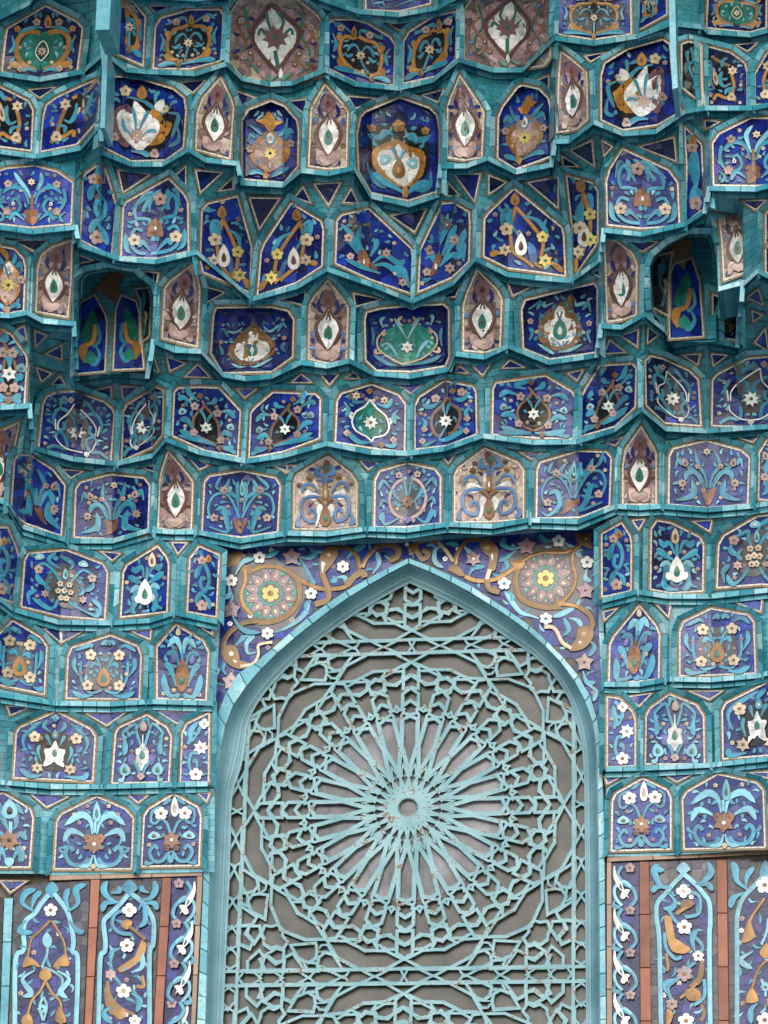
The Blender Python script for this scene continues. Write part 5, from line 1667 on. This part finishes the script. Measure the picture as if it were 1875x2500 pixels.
disc = [lat(236*math.sin(a*math.pi/24), 236*math.cos(a*math.pi/24), .164) for a in range(48)]
mesh_obj('glass', disc, [tuple(range(48))], [MAT['glass2']], win)
def proj(p):
    d = Vector(p)-CAM; z = d.dot(_f)
    return (W_PX/2+d.dot(_r)*F_PX/z, H_PX/2-d.dot(_u)*F_PX/z)
lat_clip = offset(clean(lat_poly), 5)
def bar(path, w1=3.6, w2=5.0):
    """long straight moulded bar of the lattice"""
    V = []; Fc = []
    jz = random.uniform(0, .001)
    prof_ = ((-w2, .165), (-w2, .150), (-w1, .149), (-w1, .1325), (w1, .1325), (w1, .149), (w2, .150), (w2, .165))
    m = len(path)
    for i, q in enumerate(path):
        a, c = path[max(i-1, 0)], path[min(i+1, m-1)]
        L = math.dist(a, c); nx, ny = -(c[1]-a[1])/L, (c[0]-a[0])/L
        for o_, Yv in prof_: V.append(lat(q[0]+nx*o_, q[1]+ny*o_, Yv-jz))
    S = len(prof_)
    for i in range(m-1):
        for k in range(S-1): Fc.append((i*S+k, i*S+k+1, (i+1)*S+k+1, (i+1)*S+k))
    mesh_obj('lattice_bar', V, Fc, [MAT['paint']], win)
LATN = [0]; REST = [[], []]
def hole(p, wid=6.6, lip=1.7):
    """the moulded rim round one opening of the lattice"""
    cx = sum(q[0] for q in p)/len(p); cy = sum(q[1] for q in p)/len(p)
    px = proj(lat(cx, cy, .13))
    if px[1] > 2660 or not inside(lat_out, *px): return
    if area(p) < 0: p = p[::-1]
    if area(p) > 0 and wid < 7: p = offset(p, 1.7)
    r1 = offset(p, lip); r2 = offset(p, lip+wid)
    jz = random.uniform(-.0006, .0006); m = len(p)
    V = []
    for ring, Yv in ((p, .166), (p, .150), (r1, .1485), (r1, .132+jz), (r2, .1335+jz), (r2, .150)):
        V += [lat(x, y, Yv) for x, y in ring]
    Fc = [(k*m+i, k*m+(i+1) % m, (k+1)*m+(i+1) % m, (k+1)*m+i) for k in range(5) for i in range(m)]
    LATN[0] += 1
    if LATN[0] <= 300: mesh_obj('lattice_rim', V, Fc, [MAT['paint']], win)
    else:
        b0 = len(REST[0]); REST[0].extend(V); REST[1].extend(tuple(b0+x for x in f) for f in Fc)
lat_out = offset(clean(lat_poly), 26)
def rot(p, a): # clockwise from the top
    c, s_ = math.cos(a), math.sin(a); return [(x*c+y*s_, -x*s_+y*c) for x, y in p]
def mir(p): return [(-x, y) for x, y in p]
def sym(h): return h+[(-x, y) for x, y in reversed(h) if abs(x) > .01]
def rosette(cy):
    sh = lambda p: [(x, y+cy) for x, y in p]
    def A(p, n, a0=0, both_=False, **k):
        for i in range(n):
            for q in ((p, mir(p)) if both_ else (p,)): hole(sh(rot(q, a0+2*math.pi*i/n)), **k)
    h = math.pi/24
    if cy == 0:
        A(sym([(0, 231), (13, 225), (13, 160), (0, 113)]), 24, wid=8.5)
        A(sym([(0, 101), (4.6, 78), (0, 62)]), 24, h, wid=6.5, lip=1)
        for i in range(24):
            for q in ([(20, 160), (3, 104), (-4, 80)],):
                for q2 in (q, mir(q)): bar(rot(q2, i*math.pi/12), 5.0, 5.6)
        A(sym([(0, 55), (1.6, 49), (0, 44)]), 24, 0, wid=7, lip=.7)
        hole(sh([(r_*math.sin(i*h), r_*math.cos(i*h)) for i in range(48) for r_ in ((24 if i % 2 else 20),)]), wid=18, lip=1.5)
        A(sym([(0, 255), (2.5, 249), (9, 249), (4.5, 242), (4, 234), (0, 197)]), 24, h, wid=6, lip=1)
    A(sym([(0, 269), (12, 260), (10.5, 250), (0, 247)]), 24)
    A(sym([(0, 302), (13, 292), (13, 277), (0, 285)]), 24)
    A(sym([(0, 258), (8, 262), (13, 298), (20, 304), (16, 309), (17, 322), (0, 316)]), 24, h, wid=6.4)
    A(sym([(0, 336), (12.5, 327), (12.5, 316), (0, 318)]), 12)
    A(sym([(0, 371), (12.6, 361), (12, 347), (0, 352)]), 12)
    A(sym([(0, 341), (14, 331), (11, 321), (0, 317)]), 12, 2*h)
    A([(26, 349), (42, 349), (62, 338), (56, 326), (38, 324), (27, 335)], 12, both_=True, wid=6)
    A(sym([(0, 364), (20, 358), (9, 347), (0, 351)]), 12, 2*h, wid=6)
    loz = [(83, 371), (60, 397), (49, 364)]
    A(sym([(0, 411), (60, 397), (83, 371), (49, 364), (0, 375)]), 8, 2*h) if False else None
    for i in range(12):
        top = 420 if i % 3 == 1 else 411
        hole(sh(rot(sym([(0, top), (58, 397), (84, 371), (50, 364), (0, 375)]), 2*h+i*math.pi/6)))
def octant(p, cy, quad=False, wid=6.6):
    for q in ((p,) if quad else (p, [(y, x) for x, y in p])):
        for sx in (1, -1):
            for sy in (1, -1): hole([(x*sx, y*sy+cy) for x, y in q], wid=wid)
TH = 842.0
for cy in (0, TH, -TH):
    rosette(cy)
    octant([(158, 397), (180, 399), (202, 388), (200, 375), (190, 367), (176, 371)], cy)
    octant([(214, 399), (228, 399), (233, 389), (215, 392)], cy)
    octant([(217, 358), (220, 371), (231, 378), (252, 369), (265, 346), (220, 343)], cy)
    octant([(184, 355), (204, 354), (198, 347), (190, 346)], cy, wid=4)
    octant([(250, 399), (285, 399), (283, 375), (271, 369), (257, 389)], cy)
    octant([(298, 374), (309, 379), (325, 365), (309, 355), (298, 358)], cy)
    octant([(296, 399), (330, 399), (340, 378), (330, 374), (312, 389), (296, 386)], cy)
    octant([(345, 372), (352, 399), (372, 399), (372, 380), (352, 362)], cy, True)
    octant([(291, 333), (297, 343), (309, 337), (323, 342), (334, 334), (336, 322), (341, 310), (336, 298), (322, 300), (310, 296), (302, 305), (303, 318)], cy, True)
    # openings between the paired bars
    for q in ([(6, 421), (12, 433), (34, 433), (57, 421), (34, 410), (12, 410)], [(58, 411), (70, 416.5), (82, 411)], [(58, 432), (70, 426), (82, 432)],
              [(84, 421), (106, 433), (128, 432), (135, 421), (128, 410), (106, 410)], [(140, 432), (146, 425), (160, 432)], [(140, 411), (146, 417), (160, 411)],
              [(160, 421), (184, 433), (212, 433), (220, 421), (212, 410), (184, 410)], [(222, 432), (230, 426), (238, 432)], [(222, 411), (230, 416), (238, 411)],
              [(240, 421), (258, 433), (284, 433), (292, 421), (284, 410), (258, 410)], [(300, 421), (316, 432), (336, 433), (344, 421), (336, 410), (316, 410)],
              [(352, 421), (366, 432), (384, 432), (392, 421), (384, 410), (366, 410)]):
        for sx in (1, -1):
            if cy <= 0: hole([(x*sx, y+cy) for x, y in q], wid=4.6, lip=1.3)
            for sy in (1, -1): hole([(y*sx, x*sy+cy) for x, y in q], wid=4.6, lip=1.3)
if REST[0]: mesh_obj('lattice_rims', REST[0], REST[1], [MAT['paint']], win, kind='stuff')
for yy in (403, 438.8, -403, -438.8): bar([(-438, yy), (438, yy)])
for xx in (402, -402): bar([(xx, -800), (xx, -300), (xx, 250)])

# ------------------------------------------------------------------ flat mosaic pilasters below the niches
def band(name, label, A, B, n_px, mat, Y=-.018):
    T0 = thing(name, label, 'tile border', None); strip(A, B, n_px, Y, mat, T0); return T0
band('stone_band', 'cream stone band under the niches left of the window', pts("j 285,800 700,792 1175,778"), pts("j 285,828 700,815 1175,800"), 100, MAT['creamstone'])
band('stone_band', 'cream stone band under the niches right of the window', pts("l 725,695 1240,672 1659,650 1800,645"), pts("l 725,720 1240,697 1659,675 1800,670"), 100, MAT['creamstone'])
for lab, A, B, m_, n_ in (
  ('leftmost terracotta strip below the niches', "j 525,822 490,1659 478,1950", "j 578,822 530,1659 518,1950", 'pinkstone', 110),
  ('second terracotta strip from the left, beside the narrow white leaf panel', "j 940,812 890,1659 870,1950", "j 992,812 940,1659 920,1950", 'pinkstone', 110),
  ('thin cream strip left of the window tile edging', "j 1142,802 1105,1659 1090,1950", "j 1172,802 1130,1659 1115,1950", 'creamstone', 100),
  ('thin cream strip right of the window tile edging', "l 727,722 725,1659 724,1950", "l 752,722 757,1659 757,1950", 'creamstone', 100),
  ('terracotta strip right of the window, nearest to it', "l 915,718 922,1659 925,1950", "l 970,718 982,1659 985,1950", 'pinkstone', 110),
  ('rightmost terracotta strip below the niches', "l 1362,708 1375,1659 1380,1950", "l 1420,708 1432,1659 1438,1950", 'pinkstone', 130),
  ('turquoise strip at the far lower left edge', "j 25,930 0,1659 -10,1950", "j 75,930 45,1659 30,1950", 'teal', 100),
  ):
    band('tile_strip', lab, pts(A), pts(B), n_, MAT[m_])
# grout wall under panels
def gp(pp, parent): mesh_obj('grout_bed', [P(*q, -.0005) for q in clean(pp)], [tuple(range(len(clean(pp))))], [MAT['grout']], parent)
def pil(label, outline, pal='black', size=26):
    T0 = thing('mosaic_panel', label, 'mosaic', None, 'tall mosaic panels below the niches')
    pp = pts(outline); gp(pp, T0); shards('mosaic_ground', clean(pp), pal, WY, T0, size=size)
    return T0
LAY[0] = 0
def lobed(T0, q, s):
    """turquoise ogee frame of a tall panel with violet ground inside"""
    pass
# left tall panels
A_ = pil('leftmost tall mosaic panel, gold scrolls crossing like knots in a turquoise frame', "j 80,860 520,828 470,1950 40,1950", 'gray')
B_ = pil('tall mosaic panel left of window with one winding gold branch', "j 580,820 938,812 868,1950 520,1950", 'gray')
C_ = pil('narrow violet panel of white leaves, left of the window', "j 992,810 1140,802 1088,1950 922,1950", 'violet')
D_ = pil('narrow violet panel of white leaves, right of the window', "l 755,722 913,720 920,1950 758,1950", 'violet')
E_ = pil('tall mosaic panel right of window with one winding gold branch', "l 972,720 1360,710 1378,1950 985,1950", 'gray')
G_ = pil('rightmost tall mosaic panel with crossing gold scrolls, cut by the photo edge', "l 1424,708 1830,700 1840,1950 1440,1950", 'gray')
Z_ = pil('dark sliver of mosaic at the lower left edge', "j -60,900 22,930 -5,1659 -60,1950", 'black')
def field_in(T0, s, pal): 
    pp = clean(pts(s)); shards('mosaic_field', pp, pal, lambda x, y: -.0095, T0, size=24)
field_in(A_, "j 300,930 390,1010 420,1120 430,1250 450,1300 430,1659 410,1950 75,1950 85,1659 90,1290 130,1240 140,1100 200,1010", 'violet')
field_in(B_, "j 750,900 820,960 870,1040 885,1120 870,1280 850,1659 840,1950 560,1950 570,1659 590,1290 600,1120 600,1050 680,960", 'violet')
field_in(E_, "l 1170,800 1240,860 1310,940 1320,1050 1320,1180 1330,1659 1335,1950 1030,1950 1035,1659 1030,1190 1020,1050 1040,950 1100,870", 'violet')
field_in(G_, "l 1640,800 1700,850 1790,930 1810,1659 1810,1950 1480,1950 1490,1659 1490,1200 1480,1050 1500,950 1580,870", 'violet')
def wl(lay): return lambda x, y: -.0115-.0003*lay
def WW(T0, v, items):
    for it in items.strip().split('\n'):
        a = it.split()
        if a[0] == 's': W('s', a[1], pts(v+' '+' '.join(a[3:])), float(a[2]), parent=T0)
        elif a[0] == 'l': W('s', a[1], pts(v+' '+' '.join(a[3:])), float(a[2]), taper=True, parent=T0, name='leaf')
        elif a[0] == 'b': W('b', a[1], pts(v+' '+' '.join(a[2:])), parent=T0)
        elif a[0] == 'f': W('f', a[1], pts(v+' '+a[5]), r_=float(a[3]), n=int(a[4]), c1=a[2], parent=T0, point=False)
WW(A_, 'j', """
s t 11 300,890 240,960 200,1020 150,1060 135,1120 140,1200 130,1240 90,1290 85,1659 75,1950
s t 11 300,890 350,950 390,1010 410,1080 425,1180 420,1240 450,1290 440,1659 420,1950
b T 300,835 340,880 310,910 300,930 280,910 260,880
l T 16 200,1010 130,960 150,900 210,880
l T 14 180,1000 200,930 240,890
l T 16 390,1010 450,960 440,880 500,850
l T 14 400,1000 380,930 400,870
l T 14 150,1060 110,1120 190,1130
l T 14 400,1060 450,1120 490,1120
f W A 17 5 293,1000
s A 5.5 290,1060 230,1120 180,1170 160,1260 140,1310
s A 5.5 300,1060 340,1130 370,1190 380,1260 400,1310
b A 130,1330 150,1270 200,1290 230,1330 180,1320
b A 400,1320 380,1260 330,1290 310,1330 350,1325
s t 6 240,1330 270,1260 275,1190 270,1130
s t 6 240,1330 300,1350 360,1400 340,1480 290,1520
b t 270,1130 300,1170 290,1210 260,1210 245,1170
b A 262,1330 300,1380 262,1410 225,1380
l t 14 200,1350 130,1400 180,1480 130,1500
l t 14 330,1350 400,1400 350,1470 390,1510
s A 5.5 260,1410 230,1470 180,1530 150,1659 130,1800 220,1900
s A 5.5 262,1410 300,1480 350,1540 350,1659 370,1800 260,1900
s t 6 250,1640 230,1560 250,1500
s t 6 250,1640 270,1560 250,1500
f t A 12 8 245,1572
b A 130,1620 170,1600 190,1659 130,1659
b A 320,1640 340,1560 370,1600 380,1650
f W A 15 5 240,1750
l t 14 180,1700 110,1760 160,1850
l t 14 320,1700 390,1760 340,1850""")
PB = """
s t 11 750,900 690,970 630,1030 600,1070 610,1180 605,1240 580,1290 570,1659 555,1950
s t 11 750,900 820,950 870,1020 890,1080 885,1200 865,1260 865,1659 850,1950
b T 750,825 795,870 770,900 750,925 730,900 705,870
l T 16 690,960 630,930 600,880 620,830
l T 14 670,960 610,960 590,1010
l T 14 640,900 690,890 680,860
l T 16 810,940 870,930 900,880 890,830
l T 14 830,960 890,960 910,1000
l T 14 860,900 820,880 830,860
s T 8 750,990 670,1020 650,1080 690,1130 760,1140
l T 12 800,1000 830,960 840,1060 800,1100
b A 700,1080 730,1055 765,1070 740,1110 710,1100
s Z 7 730,1080 780,1120 840,1170
f W C 18 4 748,1000
f W A 18 5 735,1205
s T 8 660,1220 640,1290 650,1360 700,1430 780,1480 800,1560
l T 12 700,1220 650,1240 640,1290
b A 830,1150 845,1220 820,1280 780,1320 700,1360 690,1330 770,1280 800,1220
l t 12 760,1360 820,1330 825,1250
f P C 13 6 640,1372
s Z 7 620,1410 640,1500 690,1560 780,1610
b Z 620,1420 640,1480 660,1540 720,1580 700,1610 640,1600 610,1540 605,1470
b A 650,1580 720,1570 720,1620 680,1630
s A 8 820,1380 830,1440 790,1440
f W C 19 5 715,1468
l T 14 760,1480 810,1520 790,1590
l T 14 640,1560 600,1600 650,1659
f W C 15 5 780,1640
l T 14 650,1700 600,1760 660,1840
f P C 15 6 700,1760
s A 5.5 780,1700 820,1800 700,1900"""
WW(B_, 'j', PB)
PE = """
s t 11 1170,790 1110,850 1070,900 1020,960 1015,1050 1030,1180 1040,1659 1045,1950
s t 11 1170,790 1240,850 1290,910 1320,960 1325,1080 1320,1180 1325,1659 1335,1950
b t 1170,722 1210,760 1190,780 1170,805 1145,780 1130,760
l T 16 1100,870 1040,860 1000,770 1030,735
l T 14 1080,860 1010,870 990,900
l T 14 1040,780 1000,760 1060,770
l T 16 1240,850 1290,830 1330,780 1310,720
l T 14 1260,860 1310,850 1340,890
l T 14 1080,900 1120,950 1100,990 1050,990
s T 8 1200,890 1260,920 1265,1000 1240,1030 1180,1040
b Z 1155,960 1200,940 1235,960 1200,990 1160,990
s A 8 1130,1020 1190,980
f W C 18 4 1170,890
s T 8 1080,990 1120,1060 1190,1120 1250,1170 1280,1210 1270,1250
f W A 19 5 1175,1098
b A 1060,1040 1100,1050 1090,1130 1150,1190 1210,1220 1180,1250 1110,1240 1080,1180
s T 8 1060,1130 1070,1220 1120,1280 1160,1270
l T 14 1240,1250 1220,1170 1250,1110
f W A 14 5 1255,1265
s Z 7 1070,1250 1080,1330 1070,1350
b Z 1270,1290 1290,1340 1270,1420 1230,1440 1200,1440 1250,1380
s A 5.5 1250,1420 1200,1470 1150,1510
f M A 20 6 1175,1368
s T 8 1240,1300 1190,1340 1130,1400 1080,1450 1100,1520
l T 13 1070,1480 1060,1430 1120,1400
b A 1180,1470 1230,1450 1270,1480 1260,1520 1200,1520
f M A 15 6 1103,1543
s T 8 1290,1400 1290,1500 1230,1550
f W A 20 5 1185,1640
b A 1075,1570 1110,1600 1090,1659 1070,1650
s Z 8 1270,1540 1290,1600 1270,1640
s A 5.5 1090,1700 1180,1780 1270,1850
f P C 15 6 1250,1760
l T 14 1240,1700 1300,1760 1250,1840"""
WW(E_, 'l', PE)
WW(G_, 'l', """
s t 11 1640,790 1580,860 1530,910 1500,960 1480,1050 1480,1220 1480,1659 1480,1950
s t 11 1640,790 1720,860 1780,930 1790,1200 1800,1950
b T 1640,710 1680,760 1660,790 1640,810 1610,790
l T 18 1540,880 1480,830 1470,760 1450,720
l T 14 1530,870 1540,800 1580,750
l T 16 1520,900 1460,930 1440,990
f W B 22 5 1640,855
s A 5.5 1640,930 1590,1000 1560,1050 1540,1120 1510,1180
b A 1550,1050 1570,1100 1580,1160 1510,1190 1520,1130
s t 6 1620,1200 1650,1130 1660,1050
b A 1650,1190 1680,1230 1650,1280 1610,1250
l t 14 1570,1240 1500,1290 1570,1340
s A 5.5 1650,1290 1600,1350 1570,1440 1530,1530 1510,1540
b A 1530,1530 1560,1450 1590,1480 1600,1530
s t 6 1620,1400 1640,1450 1645,1500
f t A 13 8 1645,1445
b A 1650,1510 1680,1530 1655,1560
l T 14 1600,1540 1560,1580 1560,1659
f W B 20 5 1640,1635
s A 5.5 1600,1680 1540,1800 1640,1900""")
def sprinkle(T0, poly, n, seed, Y, sz=20, avoid=None):
    rnd = random.Random(seed); got = []
    x0, x1 = min(q[0] for q in poly), max(q[0] for q in poly); y0_, y1_ = min(q[1] for q in poly), min(2560, max(q[1] for q in poly))
    for _ in range(n*12):
        if len(got) >= n: break
        p = (rnd.uniform(x0, x1), rnd.uniform(y0_, y1_))
        if not inside(poly, *p) or (avoid and inside(avoid, *p)) or any(math.dist(p, q) < sz*1.25 for q in got): continue
        got.append(p); a = rnd.uniform(0, 6.28); b_ = a+rnd.uniform(-1.3, 1.3); L = sz*rnd.uniform(.4, .75)
        if len(got) % 5 == 0: flower('flower', p[0], p[1], 6.5, 5, lambda x, y: Y, rnd.choice('WPM'), 'B', T0)
        else: stroke('leaf', cr([(p[0]-L*math.cos(a), p[1]-L*math.sin(a)), p, (p[0]+L*math.cos(b_), p[1]+L*math.sin(b_))], 6), leafw(6.5), lambda x, y: Y, MAT[rnd.choice('TTt')], T0)
for T_, st, sd_ in ((A_, "j 300,960 400,1120 440,1300 430,1659 420,1900 90,1900 90,1300 140,1200 200,1010", 3), (B_, "j 750,930 860,1060 870,1120 860,1300 850,1900 570,1900 590,1290 610,1060", 4),
                    (E_, "l 1170,820 1300,960 1320,1180 1330,1900 1040,1900 1030,1190 1040,950", 5), (G_, "l 1640,830 1780,950 1810,1900 1490,1900 1490,1200 1500,950", 6)):
    sprinkle(T_, pts(st), 46, sd_, -.0122)
sprinkle(tym, clean(field), 70, 9, -.0062, 24, open_poly)
def leafrun(T0, v, x0, dx, y0, period, n, flip):
    for i in range(n):
        y = y0+i*period; x = x0+dx*(y-y0)
        f = flip
        q = lambda s: v+' '+' '.join(f"{x+f*float(a.split(',')[0]):.1f},{y+float(a.split(',')[1]):.1f}" for a in s.split())
        W('s', 'T', pts(q("20,-40 45,10 10,60 -40,90 -60,150 -30,190")), 8, parent=T0)
        W('s', 't', pts(q("-30,80 10,50 60,80 60,140 20,190")), 7, parent=T0)
        W('s', 'T', pts(q("60,150 70,190 30,200")), 11, taper=True, parent=T0, name='leaf')
        W('s', 'W', pts(q("65,-40 62,10 40,60 10,110")), 13, taper=True, parent=T0, name='leaf')
        W('b', 'W', pts(q("-25,100 0,95 20,110 30,140 10,150 -5,135 -20,150 -10,125")), parent=T0)
        W('b', 'G', pts(q("30,60 38,80 15,100")), parent=T0)
        W('f', 'M', pts(q("-25,-30")), r_=12.5, n=5, c1='A', parent=T0, point=False)
leafrun(C_, 'j', 1060, -.06, 875, 232, 5, 1)
leafrun(D_, 'l', 835, .003, 785, 245, 5, -1)

# ------------------------------------------------------------------ upper corner piers hanging in front, pavement, building front
pier = thing('corner_pier', 'turquoise glazed corner pier hanging down at the upper left', 'pier', None)
def upright(pp, Y, thick, mat, parent, name='tile'):
    pp = clean(pp)
    m = len(pp); V = [P(*q, Y) for q in pp]; 
    V += [(v_[0], v_[1]+thick, v_[2]) for v_ in V]
    mesh_obj(name, V, [tuple(range(m))]+[(i, m+i, m+(i+1) % m, (i+1) % m) for i in range(m)], [mat], parent)
Yl = sheetY(1, 240, 60)
upright(pts("a 552,172 565,-120 648,-120 632,172"), -2.35, .25, MAT['teallight'], pier)
upright(pts("a 576,200 600,205 622,330 614,560 605,740 580,740 590,400"), -1.95, .2, MAT['teal'], pier)
pier2 = thing('corner_pier', 'turquoise glazed corner pier at the upper right', 'pier', None)
upright(pts("c 1082,-100 1120,-100 1128,300 1138,505 1106,515 1092,250"), -2.0, .3, MAT['teal'], pier2)

def ground():
    V = [(-60, -60, 0), (60, -60, 0), (60, 10, 0), (-60, 10, 0)]
    m = glaze('paving', (.34, .33, .31), rough=.85, var=.3, scale=2, rand=0)
    o = mesh_obj('ground', V, [(0, 1, 2, 3)], [m]); o['kind'] = 'structure'
ground()
# the portal's grey granite front round the vaulted bay: piers, and an unseen lintel and roof set low to block sky
gm = glaze('granite', (.20, .20, .20), rough=.8, var=.4, scale=25, rand=0)
def box(name, a, b_, m, parent=None, kind=None):
    x0, y0, z0 = a; x1, y1, z1 = b_
    V = [(x0, y0, z0), (x1, y0, z0), (x1, y1, z0), (x0, y1, z0), (x0, y0, z1), (x1, y0, z1), (x1, y1, z1), (x0, y1, z1)]
    return mesh_obj(name, V, [(0, 1, 2, 3), (4, 5, 6, 7), (0, 1, 5, 4), (1, 2, 6, 5), (2, 3, 7, 6), (3, 0, 4, 7)], [m], parent, kind=kind)
box('unseen_portal_front', (-6.5, -3.6, 0), (-4.2, .4, 18), gm, kind='structure')
box('unseen_portal_front', (4.2, -3.6, 0), (6.5, .4, 18), gm, kind='structure')
box('unseen_portal_front', (-4.2, -3.6, 12.4), (4.2, -2.9, 18), gm, kind='structure')  # unseen lintel, set low to hold sky light off the top tiers
box('sky_blocking_roof', (-4.2, -2.9, 13.0), (4.2, .4, 13.3), MAT['tealshade'], kind='structure')  # unseen roof slab added to block sky and darken the upper tiers
box('wall', (-4.2, .25, 0), (4.2, .4, 14.6), gm, kind='structure')
print('objects', len(bpy.data.objects))
